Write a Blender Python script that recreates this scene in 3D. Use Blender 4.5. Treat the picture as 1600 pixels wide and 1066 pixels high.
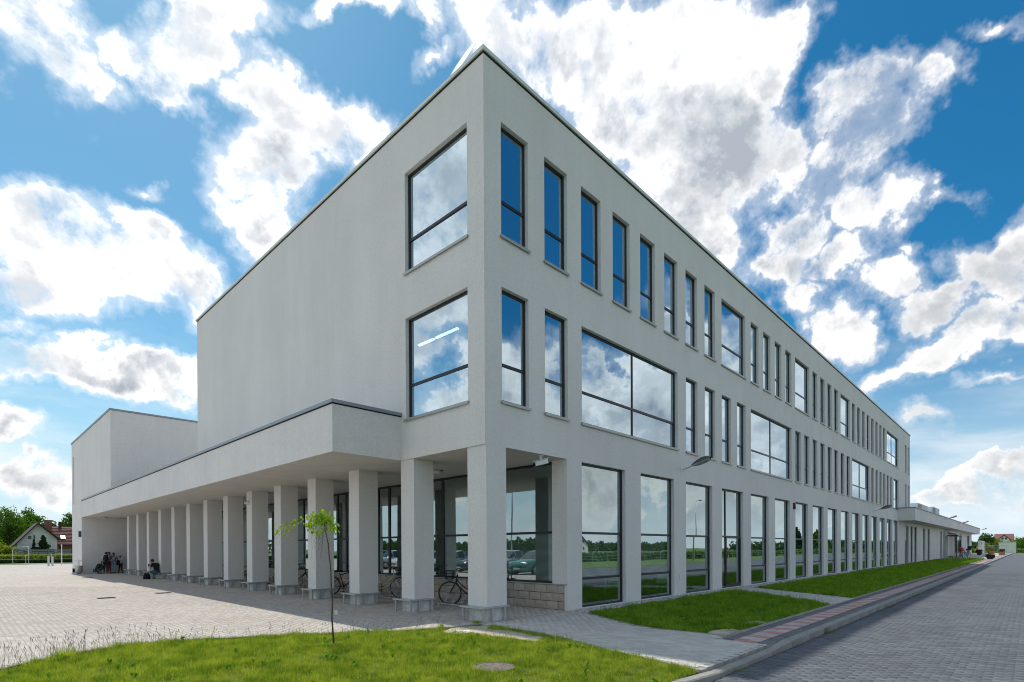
import bpy, bmesh, math, random
import numpy as np
from mathutils import Vector, Matrix, Euler
random.seed(7); RNG = np.random.default_rng(7)
PI = math.pi
for o in list(bpy.data.objects): bpy.data.objects.remove(o)
SC = bpy.context.scene; COL = SC.collection

# ------------------------------------------------------------------ camera
YAW, PITCH, ROLL, FPX, CYPX = .7676, -.0039, -.0049, 841.2037, 860.2112
CAMP = Vector((-8.0538, -8.5709, 1.6137))
FW = Vector((math.cos(YAW)*math.cos(PITCH), math.sin(YAW)*math.cos(PITCH), math.sin(PITCH)))
_rt = Vector((math.sin(YAW), -math.cos(YAW), 0)); _up = _rt.cross(FW)
RT = _rt*math.cos(ROLL) + _up*math.sin(ROLL); UP = -_rt*math.sin(ROLL) + _up*math.cos(ROLL)
cam_d = bpy.data.cameras.new('camera'); cam = bpy.data.objects.new('camera', cam_d); COL.objects.link(cam)
m = Matrix((RT, UP, -FW)).transposed().to_4x4(); m.translation = CAMP; cam.matrix_world = m
cam_d.sensor_width = 36; cam_d.lens = FPX/1600*36; cam_d.shift_y = (CYPX-533)/1600
cam_d.clip_start = .1; cam_d.clip_end = 6000
SC.camera = cam
SC.render.resolution_x, SC.render.resolution_y = 1024, 682

# ------------------------------------------------------------------ light
SUNV = Vector((.8, 5.9, 12.4)).normalized()
sun_d = bpy.data.lights.new('sun', 'SUN'); sun_d.energy = 2.3; sun_d.angle = math.radians(.9); sun_d.color = (1, .95, .87)
sun = bpy.data.objects.new('sun', sun_d); COL.objects.link(sun)
sun.rotation_euler = SUNV.to_track_quat('Z', 'Y').to_euler(); sun.location = (0, 0, 60)
SC.view_settings.view_transform = 'Standard'; SC.view_settings.look = 'None'
SC.view_settings.exposure = 0.62; SC.view_settings.gamma = 1
SC.view_settings.use_curve_mapping = False

class NT:
    """tiny node helper"""
    def __init__(s, tree): s.t = tree; s.n = tree.nodes; s.l = tree.links
    def new(s, typ, **kw):
        n = s.n.new(typ)
        for k, v in kw.items(): setattr(n, k, v)
        return n
    def link(s, a, b): s.l.new(a, b)
    def val(s, n, i, v):
        if hasattr(v, 'links') or isinstance(v, bpy.types.NodeSocket): s.link(v, n.inputs[i])
        else: n.inputs[i].default_value = v
    def math(s, op, a, b=0., c=0., clamp=False):
        n = s.new('ShaderNodeMath', operation=op, use_clamp=clamp)
        s.val(n, 0, a); s.val(n, 1, b)
        if len(n.inputs) > 2: s.val(n, 2, c)
        return n.outputs[0]
    def vmath(s, op, a, b=(0, 0, 0)):
        n = s.new('ShaderNodeVectorMath', operation=op); s.val(n, 0, a)
        if op == 'SCALE': s.val(n, 3, b)
        elif op != 'LENGTH' and op != 'NORMALIZE': s.val(n, 1, b)
        return n.outputs[1] if op in ('LENGTH', 'DOT_PRODUCT') else n.outputs[0]
    def mix(s, f, a, b, typ='MIX'):
        n = s.new('ShaderNodeMix', data_type='RGBA', blend_type=typ)
        s.val(n, 0, f); s.val(n, 6, a); s.val(n, 7, b); return n.outputs[2]
    def noise(s, vec, scale, detail=4, rough=.5, dist=0.):
        n = s.new('ShaderNodeTexNoise'); s.link(vec, n.inputs['Vector'])
        n.inputs['Scale'].default_value = scale; n.inputs['Detail'].default_value = detail
        n.inputs['Roughness'].default_value = rough; n.inputs['Distortion'].default_value = dist
        return n.outputs
    def ss(s, v, a, b, lo=0., hi=1.):
        n = s.new('ShaderNodeMapRange', interpolation_type='SMOOTHSTEP'); s.val(n, 0, v)
        n.inputs[1].default_value = a; n.inputs[2].default_value = b; n.inputs[3].default_value = lo; n.inputs[4].default_value = hi
        return n.outputs[0]
def c4(c): return (c[0], c[1], c[2], 1.)

def make_world():
    w = bpy.data.worlds.new('World'); SC.world = w; w.use_nodes = True
    T = NT(w.node_tree); T.n.clear()
    out = T.new('ShaderNodeOutputWorld'); bg = T.new('ShaderNodeBackground'); T.link(bg.outputs[0], out.inputs[0])
    bg.inputs[1].default_value = .1
    sky = T.new('ShaderNodeTexSky', sky_type='NISHITA'); sky.sun_disc = False
    sky.sun_elevation = math.asin(SUNV.z); sky.sun_rotation = math.atan2(SUNV.x, SUNV.y)
    sky.air_density = 1.0; sky.dust_density = .6; sky.ozone_density = 2.0
    tc = T.new('ShaderNodeTexCoord'); d = T.vmath('NORMALIZE', tc.outputs['Generated'])
    sep = T.new('ShaderNodeSeparateXYZ'); T.link(d, sep.inputs[0]); z = sep.outputs[2]
    # cumulus noise, compressed vertically so the clouds lie flatter towards the horizon
    zz = T.math('MAXIMUM', z, 0.02)
    n1 = T.noise(d, 2.6, 2, .5)
    warp = T.vmath('SUBTRACT', n1[1], (.5, .5, .5))
    dw = T.vmath('ADD', d, T.vmath('SCALE', warp, .10))
    fb = T.noise(dw, 7.0, 7, .60)[0]
    fb2 = T.noise(dw, 21.0, 5, .6)[0]
    fsum = T.math('ADD', T.math('SUBTRACT', fb, .5), T.math('MULTIPLY', T.math('SUBTRACT', fb2, .5), .35))
    dws = T.vmath('ADD', d, T.vmath('SCALE', T.vmath('SUBTRACT', T.noise(d, 9.0, 5, .6)[1], (.5, .5, .5)), .16))
    def dirpx(px, py): return (FW + RT*((px-800)/FPX) + UP*((CYPX-py)/FPX)).normalized()
    def blob(px, py, rx, ry, tilt=0., after=None):
        c = dirpx(px, py); a = dirpx(px+5, py) - c; b = dirpx(px, py-5) - c
        sx, sy = a.length/5*rx, b.length/5*ry
        t = math.radians(tilt); a.normalize(); b = (b - a*b.dot(a)).normalized()
        u = a*math.cos(t) + b*math.sin(t); v = -a*math.sin(t) + b*math.cos(t); n = u.cross(v)
        e = Matrix((u, v, n)).transposed().to_euler()
        mp = T.new('ShaderNodeMapping', vector_type='TEXTURE')
        if after is None: T.link(dws, mp.inputs[0])
        else:   # evaluated one after the other, so that the shader stack stays small
            ma = T.new('ShaderNodeVectorMath', operation='MULTIPLY_ADD'); T.link(after, ma.inputs[0]); ma.inputs[1].default_value = (1e-6,)*3; T.link(dws, ma.inputs[2]); T.link(ma.outputs[0], mp.inputs[0])
        mp.inputs[1].default_value = c; mp.inputs[2].default_value = e; mp.inputs[3].default_value = (sx*.88, sy*.86, max(sx, sy))
        k = min(1., math.sqrt(rx*ry)/62)
        return T.math('MULTIPLY_ADD', T.vmath('LENGTH', mp.outputs[0]), -k, k)
    def field(lst, start=None):
        acc = None
        for b in lst:
            v = blob(*b, after=acc if acc is not None else start)
            acc = v if acc is None else T.math('SMOOTH_MAX', acc, v, .12)
        return acc
    clouds = [(40,50,150,95,-30),(150,120,60,35,-35),(300,60,150,70,20),(240,130,90,35,-40),(560,5,90,30,0),(645,12,45,35,-40),(675,87,36,22,10),
      (385,165,55,35,-30),(450,190,95,60,-25),(540,215,90,60,-15),(425,265,100,85,0),(430,360,65,60,60),(575,195,45,45,0),
      (60,345,125,60,-15),(150,400,170,85,-15),(290,450,110,70,-20),(60,440,150,70,0),(240,360,80,36,-30),(245,282,30,14,-20),(330,480,60,30,0),
      (80,575,150,42,-6),(240,595,140,36,-5),(30,520,60,22,0),(120,545,60,18,0),(35,665,80,26,-8),(60,735,90,36,0),(140,755,80,22,0),
      (790,60,110,90,-30),(900,110,150,110,-20),(1010,190,150,130,-10),(1080,70,130,110,20),(1180,100,80,60,30),(1230,40,55,45,0),(1120,240,130,110,0),(1060,330,110,70,-30),(1110,385,55,40,0),(1240,230,60,60,0),
      (1340,140,75,60,30),(1415,130,52,50,0),(1350,210,80,80,0),(1310,290,90,70,30),(1370,330,70,60,0),(1250,370,75,60,30),(1215,430,60,45,0),(1300,420,80,40,20),(1400,440,45,35,0),(1320,520,45,50,20),(1250,480,60,40,-10),
      (1470,480,80,36,25),(1560,430,70,75,50),(1600,370,50,70,0),(1500,530,110,38,35),(1430,570,50,18,35),(1385,600,35,14,25),(1600,500,60,40,0),
      (1447,673,36,19,0),(1535,45,28,12,15),(1560,735,130,26,12),(1480,770,90,22,10),(1590,775,80,30,0),(1585,583,40,9,5),(1470,298,22,10,10),(1440,388,14,10,0),(1510,785,110,26,0)]
    cf = field(clouds)
    # everywhere else: broken cumulus of the same kind
    front = T.ss(T.vmath('DOT_PRODUCT', d, tuple(dirpx(800, 480))), .58, .70)
    gen = T.math('MULTIPLY', T.math('SUBTRACT', T.noise(T.vmath('ADD', dw, (1.7, 4.2, 2.6)), 2.3, 3, .5)[0], .51), 3.0)
    # clear gap added to the unseen sky for blue in the upper window reflections
    mir = dirpx(1000, 290); gap = T.ss(T.vmath('DOT_PRODUCT', dws, (mir.x, -mir.y, mir.z)), .94, .985)
    gen = T.math('SUBTRACT', gen, T.math('MULTIPLY', gap, 1.3))
    # bright cloud banks added to the unseen sky for the window reflections
    for (bx, by, fx, fy, lo_) in ((690, 330, -1, 1, .95), (975, 600, 1, -1, .965), (1210, 680, 1, -1, .975)):
        q = dirpx(bx, by); gen = T.math('ADD', gen, T.math('MULTIPLY', T.ss(T.vmath('DOT_PRODUCT', dws, (q.x*fx, q.y*fy, q.z)), lo_, .995), .75))
    genmask = T.math('SUBTRACT', gen, T.math('MULTIPLY', front, 2.2))
    fraw = T.math('MAXIMUM', T.math('MAXIMUM', T.math('ADD', cf, .02), genmask), -1.)
    f = T.math('MINIMUM', fraw, .30)
    dens = T.math('ADD', f, T.math('MULTIPLY', fsum, 1.75))
    mask = T.ss(dens, -.08, .30)
    thin = T.math('MULTIPLY', T.ss(dens, -.42, .34), .50)
    # high thin veil in the low sky
    veil = T.math('MULTIPLY', T.math('MULTIPLY', T.ss(z, .42, .04), T.ss(T.noise(T.vmath('MULTIPLY', dw, (1, 1, 4)), 3.2, 5, .6)[0], .40, .72)), .55)
    mask = T.math('MAXIMUM', mask, T.math('MAXIMUM', thin, veil))
    darks = [(1000,200,120,90,-20),(1130,270,110,90,0),(1180,180,70,60,0),(1060,350,90,50,-20),(1230,420,80,55,0),(1280,390,60,40,0),(90,380,110,35,-10),(240,395,50,30,0),(130,580,180,22,-5),
             (455,285,60,45,0),(430,370,40,30,0),(50,740,90,34,0),(1370,300,45,60,0),(1500,495,70,16,25),(880,60,90,50,0),(1530,560,80,16,30),(60,670,60,14,0),(985,260,60,30,-60)]
    df = field(darks, cf)
    generic_dark = T.math('MULTIPLY', T.math('SUBTRACT', T.noise(dw, 4.5, 3, .5)[0], .56), 3.)
    df = T.math('MAXIMUM', df, T.math('SUBTRACT', generic_dark, T.math('MULTIPLY', front, .9)))
    dk = T.ss(T.math('ADD', df, T.math('MULTIPLY', fsum, .9)), -.45, .65)
    edge = T.ss(dens, .1, .6)
    dk = T.math('MULTIPLY', dk, edge)
    # relief: the side of each billow away from the sun is greyer
    off = T.vmath('ADD', dw, tuple(SUNV*.035))
    fo = T.noise(off, 7.0, 6, .62)[0]
    rel = T.ss(T.math('SUBTRACT', fo, fb), -.07, .09)
    rel = T.math('MULTIPLY', rel, T.ss(dens, .0, .35, .25, .75))
    thick = T.math('MULTIPLY', T.ss(fraw, .20, .70), .26)
    dk = T.math('ADD', T.math('ADD', T.math('MULTIPLY', dk, .62), thick), T.math('MULTIPLY', rel, .60), clamp=True)
    glow = T.ss(T.vmath('DOT_PRODUCT', d, tuple(SUNV)), .35, 1.0)
    lum = T.math('ADD', .94, T.math('MULTIPLY', glow, .30))
    ccol = T.mix(dk, (8.0, 7.9, 7.8, 1), (2.7, 3.0, 3.4, 1))
    ccol = T.vmath('SCALE', ccol, lum)
    # blue: the physical sky, deepened as through a polariser, hazy towards the horizon
    hs = T.new('ShaderNodeHueSaturation'); hs.inputs['Saturation'].default_value = 1.08; T.link(sky.outputs[0], hs.inputs['Color'])
    blue = T.mix(1., hs.outputs[0], (.55, .88, .84, 1), 'MULTIPLY')
    rgt = T.ss(T.vmath('DOT_PRODUCT', d, tuple(_rt)), -.5, .45)
    blue = T.mix(T.math('MULTIPLY', rgt, .8), blue, T.mix(1., blue, (.02, .56, .80, 1), 'MULTIPLY'))
    hz = T.ss(z, .34, .0)
    blue = T.mix(T.math('MULTIPLY', hz, .85), blue, (4.3, 5.3, 6.1, 1))
    # a faded vapour trail
    c0 = dirpx(724, 92); a = (dirpx(742, 66) - c0).normalized(); b = a.cross(c0).normalized()
    mp = T.new('ShaderNodeMapping', vector_type='TEXTURE'); T.link(d, mp.inputs[0])
    mp.inputs[1].default_value = c0; mp.inputs[2].default_value = Matrix((a, b, a.cross(b))).transposed().to_euler(); mp.inputs[3].default_value = (.036, .0032, .05)
    mask = T.math('MAXIMUM', mask, T.math('MULTIPLY', T.ss(T.vmath('LENGTH', mp.outputs[0]), 1., .5), .8))
    col = T.mix(mask, blue, ccol)
    hz2 = T.ss(z, .10, -.01)
    col = T.mix(T.math('MULTIPLY', hz2, .6), col, (5.5, 6.2, 6.8, 1))
    T.link(col, bg.inputs[0])
    w.cycles.sampling_method = 'MANUAL'; w.cycles.sample_map_resolution = 512
make_world()
SC.render.engine = 'CYCLES'
SC.cycles.filter_width = 1.0
SC.cycles.use_denoising = True; SC.cycles.denoiser = 'OPENIMAGEDENOISE'; SC.cycles.denoising_input_passes = 'RGB_ALBEDO_NORMAL'; SC.cycles.denoising_prefilter = 'ACCURATE'
SC.cycles.max_bounces = 7; SC.cycles.transparent_max_bounces = 12; SC.cycles.glossy_bounces = 4; SC.cycles.diffuse_bounces = 3

# ------------------------------------------------------------------ materials
def mat(name, col, rough=.6, metal=0., spec=.5, var=0., vscale=8., bump=0., bscale=60., stretch=None, col2=None, trans=0., emit=None):
    m = bpy.data.materials.new(name); m.use_nodes = True; T = NT(m.node_tree)
    b = T.n['Principled BSDF']; b.inputs['Base Color'].default_value = c4(col); b.inputs['Roughness'].default_value = rough
    b.inputs['Metallic'].default_value = metal; b.inputs['Specular IOR Level'].default_value = spec
    if var or bump or col2:
        tc = T.new('ShaderNodeTexCoord'); v = tc.outputs['Object']
        if stretch: v = T.vmath('MULTIPLY', v, stretch)
    if var or col2:
        f = T.noise(v, vscale, 6, .6)[0]; f = T.ss(f, .3, .7)
        a = c4(tuple(x*(1-var) for x in col)) if not col2 else c4(col2)
        bb = c4(tuple(min(1, x*(1+var)) for x in col)) if not col2 else c4(col)
        T.link(T.mix(f, a, bb), b.inputs['Base Color'])
    if bump:
        f = T.noise(tc.outputs['Object'], bscale, 4, .65)[0]
        bn = T.new('ShaderNodeBump'); bn.inputs['Strength'].default_value = bump; bn.inputs['Distance'].default_value = .01
        T.link(f, bn.inputs['Height']); T.link(bn.outputs[0], b.inputs['Normal'])
    if emit: b.inputs['Emission Color'].default_value = c4(emit[0]); b.inputs['Emission Strength'].default_value = emit[1]
    return m

def stucco_mat():
    m = bpy.data.materials.new('stucco'); m.use_nodes = True; T = NT(m.node_tree); b = T.n['Principled BSDF']
    tc = T.new('ShaderNodeTexCoord'); v = tc.outputs['Object']
    big = T.noise(v, .35, 5, .6)[0]
    streak = T.noise(T.vmath('MULTIPLY', v, (5., 5., .28)), 1., 6, .65)[0]
    grain = T.noise(v, 55., 3, .7)[0]; grain2 = T.noise(v, 16., 4, .7)[0]
    st2 = T.noise(T.vmath('MULTIPLY', v, (1.3, 1.3, .12)), 1., 4, .6)[0]
    f = T.math('ADD', T.math('ADD', T.math('MULTIPLY', T.ss(streak, .3, .75), .22), T.math('MULTIPLY', T.ss(st2, .35, .65), .22)), T.math('MULTIPLY', T.ss(big, .3, .7), .56))
    c = T.mix(f, (.71, .68, .65, 1), (.81, .782, .752, 1))
    g = T.math('ADD', T.math('MULTIPLY', T.math('SUBTRACT', grain, .5), .55), T.math('MULTIPLY', T.math('SUBTRACT', grain2, .5), .35))
    c = T.mix(1., c, T.vmath('ADD', (1, 1, 1), T.vmath('SCALE', (1, 1, 1), g)), 'MULTIPLY')
    T.link(c, b.inputs['Base Color']); b.inputs['Roughness'].default_value = .92; b.inputs['Specular IOR Level'].default_value = .15
    bn = T.new('ShaderNodeBump'); bn.inputs['Strength'].default_value = .6; bn.inputs['Distance'].default_value = .006
    T.link(T.noise(v, 90., 3, .7)[0], bn.inputs['Height']); T.link(bn.outputs[0], b.inputs['Normal'])
    return m

def glass_mat(name, base, tint, gloss=(.74, .90, 1.0)):
    m = bpy.data.materials.new(name); m.use_nodes = True; T = NT(m.node_tree); T.n.clear()
    out = T.new('ShaderNodeOutputMaterial'); mx = T.new('ShaderNodeMixShader')
    tr = T.new('ShaderNodeBsdfTransparent'); tr.inputs[0].default_value = c4(tint)
    gl = T.new('ShaderNodeBsdfGlossy'); gl.inputs[0].default_value = c4(gloss); gl.inputs['Roughness'].default_value = .004
    tc = T.new('ShaderNodeTexCoord'); bn = T.new('ShaderNodeBump'); bn.inputs['Strength'].default_value = .035; bn.inputs['Distance'].default_value = .05
    geo = T.new('ShaderNodeNewGeometry')
    T.link(T.noise(geo.outputs['Position'], .9, 1, .4)[0], bn.inputs['Height']); T.link(bn.outputs[0], gl.inputs['Normal'])
    lw = T.new('ShaderNodeLayerWeight'); lw.inputs[0].default_value = .5
    f = T.math('ADD', base, T.math('MULTIPLY', T.math('POWER', lw.outputs['Facing'], 2.), 1-base), clamp=True)
    T.link(f, mx.inputs[0]); T.link(tr.outputs[0], mx.inputs[1]); T.link(gl.outputs[0], mx.inputs[2]); T.link(mx.outputs[0], out.inputs[0])
    return m

def brick_mat(name, c1, c2, cm, bw, bh, rot=0., mortar=.006, rough=.85, bump=.5, var=.2, sq=None):
    m = bpy.data.materials.new(name); m.use_nodes = True; T = NT(m.node_tree); b = T.n['Principled BSDF']
    geo = T.new('ShaderNodeNewGeometry'); mp = T.new('ShaderNodeMapping'); T.link(geo.outputs['Position'], mp.inputs[0])
    mp.inputs[2].default_value = (0, 0, rot)
    br = T.new('ShaderNodeTexBrick'); T.link(mp.outputs[0], br.inputs[0])
    br.inputs['Color1'].default_value = c4(c1); br.inputs['Color2'].default_value = c4(c2); br.inputs['Mortar'].default_value = c4(cm)
    br.inputs['Scale'].default_value = 1.; br.inputs['Mortar Size'].default_value = mortar; br.inputs['Mortar Smooth'].default_value = .2
    br.inputs['Brick Width'].default_value = bw; br.inputs['Row Height'].default_value = bh; br.offset = .5
    big = T.noise(geo.outputs['Position'], .35, 6, .65)[0]; fine = T.noise(geo.outputs['Position'], 45., 3, .6)[0]
    k = T.math('ADD', T.math('MULTIPLY', T.math('SUBTRACT', big, .5), var*2), T.math('MULTIPLY', T.math('SUBTRACT', fine, .5), .35))
    c = T.mix(1., br.outputs[0], T.vmath('ADD', (1, 1, 1), T.vmath('SCALE', (1, 1, 1), k)), 'MULTIPLY')
    T.link(c, b.inputs['Base Color']); b.inputs['Roughness'].default_value = rough; b.inputs['Specular IOR Level'].default_value = .3
    bn = T.new('ShaderNodeBump'); bn.inputs['Strength'].default_value = bump; bn.inputs['Distance'].default_value = .006
    T.link(T.math('SUBTRACT', 1., br.outputs[1]), bn.inputs['Height']); T.link(bn.outputs[0], b.inputs['Normal'])
    return m

def paver_mat(name, cols, var=.25):
    """stone colour differs paver by paver (by object or by island) plus dirt patches"""
    m = bpy.data.materials.new(name); m.use_nodes = True; T = NT(m.node_tree); b = T.n['Principled BSDF']
    geo = T.new('ShaderNodeNewGeometry'); oi = T.new('ShaderNodeObjectInfo')
    r = T.math('FRACT', T.math('ADD', geo.outputs['Random Per Island'], oi.outputs['Random']))
    c = T.mix(r, c4(cols[0]), c4(cols[1]))
    big = T.noise(geo.outputs['Position'], .45, 6, .65)[0]; fine = T.noise(geo.outputs['Position'], 60., 3, .6)[0]
    k = T.math('ADD', T.math('MULTIPLY', T.math('SUBTRACT', big, .5), var*2), T.math('MULTIPLY', T.math('SUBTRACT', fine, .5), .4))
    c = T.mix(1., c, T.vmath('ADD', (1, 1, 1), T.vmath('SCALE', (1, 1, 1), k)), 'MULTIPLY')
    T.link(c, b.inputs['Base Color']); b.inputs['Roughness'].default_value = .85; b.inputs['Specular IOR Level'].default_value = .3
    bn = T.new('ShaderNodeBump'); bn.inputs['Strength'].default_value = .4; bn.inputs['Distance'].default_value = .003
    T.link(fine, bn.inputs['Height']); T.link(bn.outputs[0], b.inputs['Normal'])
    return m

def leaf_mat(name, ca, cb, scale=.8, tr=.35, fine=9.):
    m = bpy.data.materials.new(name); m.use_nodes = True; T = NT(m.node_tree); T.n.clear()
    out = T.new('ShaderNodeOutputMaterial'); mx = T.new('ShaderNodeMixShader'); mx.inputs[0].default_value = tr
    df = T.new('ShaderNodeBsdfDiffuse'); ts = T.new('ShaderNodeBsdfTranslucent')
    geo = T.new('ShaderNodeNewGeometry')
    n = T.noise(geo.outputs['Position'], scale, 4, .6)[0]; n2 = T.noise(geo.outputs['Position'], fine, 2, .5)[0]
    f = T.math('ADD', T.math('MULTIPLY', T.ss(n, .38, .62), .40), T.math('ADD', T.math('MULTIPLY', T.math('POWER', geo.outputs['Random Per Island'], 1.6), .38), T.math('MULTIPLY', T.ss(n2, .38, .62), .34)))
    c = T.mix(f, c4(ca), c4(cb)); T.link(c, df.inputs[0])
    T.link(T.mix(1., c, (1.5, 1.6, .5, 1), 'MULTIPLY'), ts.inputs[0])
    T.link(df.outputs[0], mx.inputs[1]); T.link(ts.outputs[0], mx.inputs[2]); T.link(mx.outputs[0], out.inputs[0])
    return m

M = {}
M['stucco'] = stucco_mat()
M['anthracite'] = mat('anthracite_metal', (.018, .021, .026), .38, .2)
M['glass'] = glass_mat('window_glass', .60, (.50, .62, .60))
M['glass_low'] = glass_mat('ground_glass', .42, (.74, .87, .82), (.68, .80, .82))
M['sill'] = mat('sill_metal', (.42, .42, .40), .45, .5)
M['cap'] = mat('parapet_metal', (.70, .74, .68), .5, .1)
M['cap_grey'] = mat('canopy_cap_metal', (.30, .32, .34), .45, .4)
M['black'] = mat('shadow_gap', (.012, .012, .012), .9)  # black standing in for shade in the coping gaps; also grates and lenses
M['soffit'] = mat('soffit_render', (.62, .59, .53), .9, var=.05, vscale=2., bump=.3, bscale=80)
M['block'] = paver_mat('split_concrete_block', ((.40, .34, .28), (.52, .45, .38)), .2)
M['base_conc'] = mat('raw_concrete', (.62, .61, .585), .9, var=.15, vscale=5., bump=.5, bscale=30)
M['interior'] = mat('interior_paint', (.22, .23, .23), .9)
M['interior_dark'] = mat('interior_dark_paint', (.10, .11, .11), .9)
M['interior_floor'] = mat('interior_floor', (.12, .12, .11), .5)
M['blind'] = mat('blind_slats', (.80, .84, .80), .6)
M['curtain'] = mat('curtain_cloth', (.70, .78, .80), .9)
M['tube'] = mat('ceiling_tube', (.9, .9, .9), .5, emit=((1, .98, .92), 2.2))
M['lamp_grey'] = mat('lamp_grey', (.10, .105, .10), .5, .2)
M['galv'] = mat('galvanised_steel', (.50, .52, .53), .42, .7, var=.12, vscale=20)
M['steel_dark'] = mat('dark_paint', (.03, .032, .034), .45, .3)
M['plaza'] = brick_mat('plaza_paving', (.44, .39, .35), (.54, .485, .435), (.38, .34, .30), .2, .1, rot=PI/2, mortar=.005, var=.16)
M['plaza_paver'] = paver_mat('plaza_paver', ((.43, .385, .345), (.55, .49, .44)), .22)
M['joint'] = mat('sand_joint', (.30, .28, .25), .95, var=.3, vscale=6)
M['path_paver'] = paver_mat('path_paver', ((.46, .43, .39), (.58, .545, .50)), .16)
M['road'] = brick_mat('road_paving', (.105, .112, .128), (.15, .158, .175), (.095, .10, .105), .2, .1, rot=PI/2, mortar=.005, var=.35)
M['road_paver'] = paver_mat('road_paver', ((.10, .107, .122), (.155, .163, .18)), .4)
M['walk_light'] = paver_mat('walk_light_paver', ((.44, .38, .36), (.53, .46, .44)), .2)
M['walk_pink'] = paver_mat('walk_red_paver', ((.44, .22, .20), (.52, .30, .27)), .2)
M['walk_dark'] = paver_mat('walk_dark_paver', ((.13, .135, .145), (.19, .195, .205)), .2)
M['kerb'] = mat('kerb_concrete', (.31, .295, .27), .9, var=.18, vscale=3., bump=.5, bscale=40)
M['plinth_joint'] = mat('plinth_joint', (.16, .135, .11), .95)
M['gravel'] = paver_mat('gravel_stone', ((.16, .155, .15), (.78, .77, .74)), .1)
M['soil'] = mat('lawn_soil', (.075, .085, .03), .95, var=.4, vscale=4.)
M['sand'] = mat('bare_sandy_soil', (.46, .40, .31), .95, var=.3, vscale=3., bump=.8, bscale=25)
M['field'] = mat('field_grass', (.13, .20, .045), .95, var=.3, vscale=.06, col2=(.085, .14, .03))
M['grass'] = leaf_mat('sunlit_grass', (.10, .20, .015), (.50, .53, .10), 2.1, .38, 7.)  # lawn grass with its sunlit brightness put into the colour
M['grass2'] = leaf_mat('shaded_grass', (.055, .155, .014), (.32, .46, .06), 1.8, .38, 8.)  # the same grass with the building's shade put into the colour
M['weed'] = leaf_mat('weed_leaf', (.09, .22, .02), (.22, .38, .05), 3., .35)
M['seed'] = leaf_mat('seed_stalk', (.13, .13, .05), (.25, .22, .10), 2., .3)
M['bark'] = mat('bark', (.10, .075, .05), .9, var=.3, vscale=12, bump=.5, bscale=30)
M['leaf_lime'] = leaf_mat('young_leaf', (.20, .33, .03), (.33, .45, .06), 6., .4)
M['leaf_dark'] = leaf_mat('spruce_needles', (.018, .045, .018), (.05, .09, .03), 1.5, .15)
M['leaf_mid'] = leaf_mat('broad_leaf', (.05, .12, .02), (.16, .26, .05), .6, .3)
M['leaf_blue'] = leaf_mat('far_leaf', (.055, .105, .045), (.11, .18, .075), .25, .25)
M['leaf_yellow'] = leaf_mat('yellow_green_leaf', (.16, .22, .03), (.30, .34, .06), .6, .3)
M['white'] = mat('white_plastic', (.75, .75, .73), .4)
M['whitewall'] = mat('white_render', (.72, .70, .66), .9, var=.06, vscale=1.)
M['roof_tile'] = mat('roof_tiles', (.20, .085, .075), .8, var=.25, vscale=2.)
M['roof_brown'] = mat('roof_tiles_brown', (.085, .06, .06), .8, var=.25, vscale=2.)
M['wood_dark'] = mat('dark_wood', (.05, .035, .03), .8)
M['brick_red'] = mat('chimney_brick', (.24, .10, .08), .9, var=.2, vscale=6)
M['darkglass'] = mat('dark_window', (.03, .04, .05), .08)
M['rubber'] = mat('rubber', (.02, .02, .02), .8)
M['chrome'] = mat('bright_metal', (.55, .56, .57), .25, .9)
M['red'] = mat('red_plastic', (.45, .03, .03), .4)
M['skin'] = mat('skin', (.50, .30, .22), .6)
M['hair'] = mat('dark_hair', (.02, .014, .01), .6)
M['hair_brown'] = mat('brown_hair', (.05, .028, .016), .6)
M['blue_sign'] = mat('blue_enamel', (.05, .08, .10), .4)
M['pot'] = mat('terracotta', (.38, .17, .09), .85)
M['hvac'] = mat('hvac_sheet', (.28, .34, .38), .4, .4)
M['cream'] = mat('cream_paint', (.62, .54, .36), .4)

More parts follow.
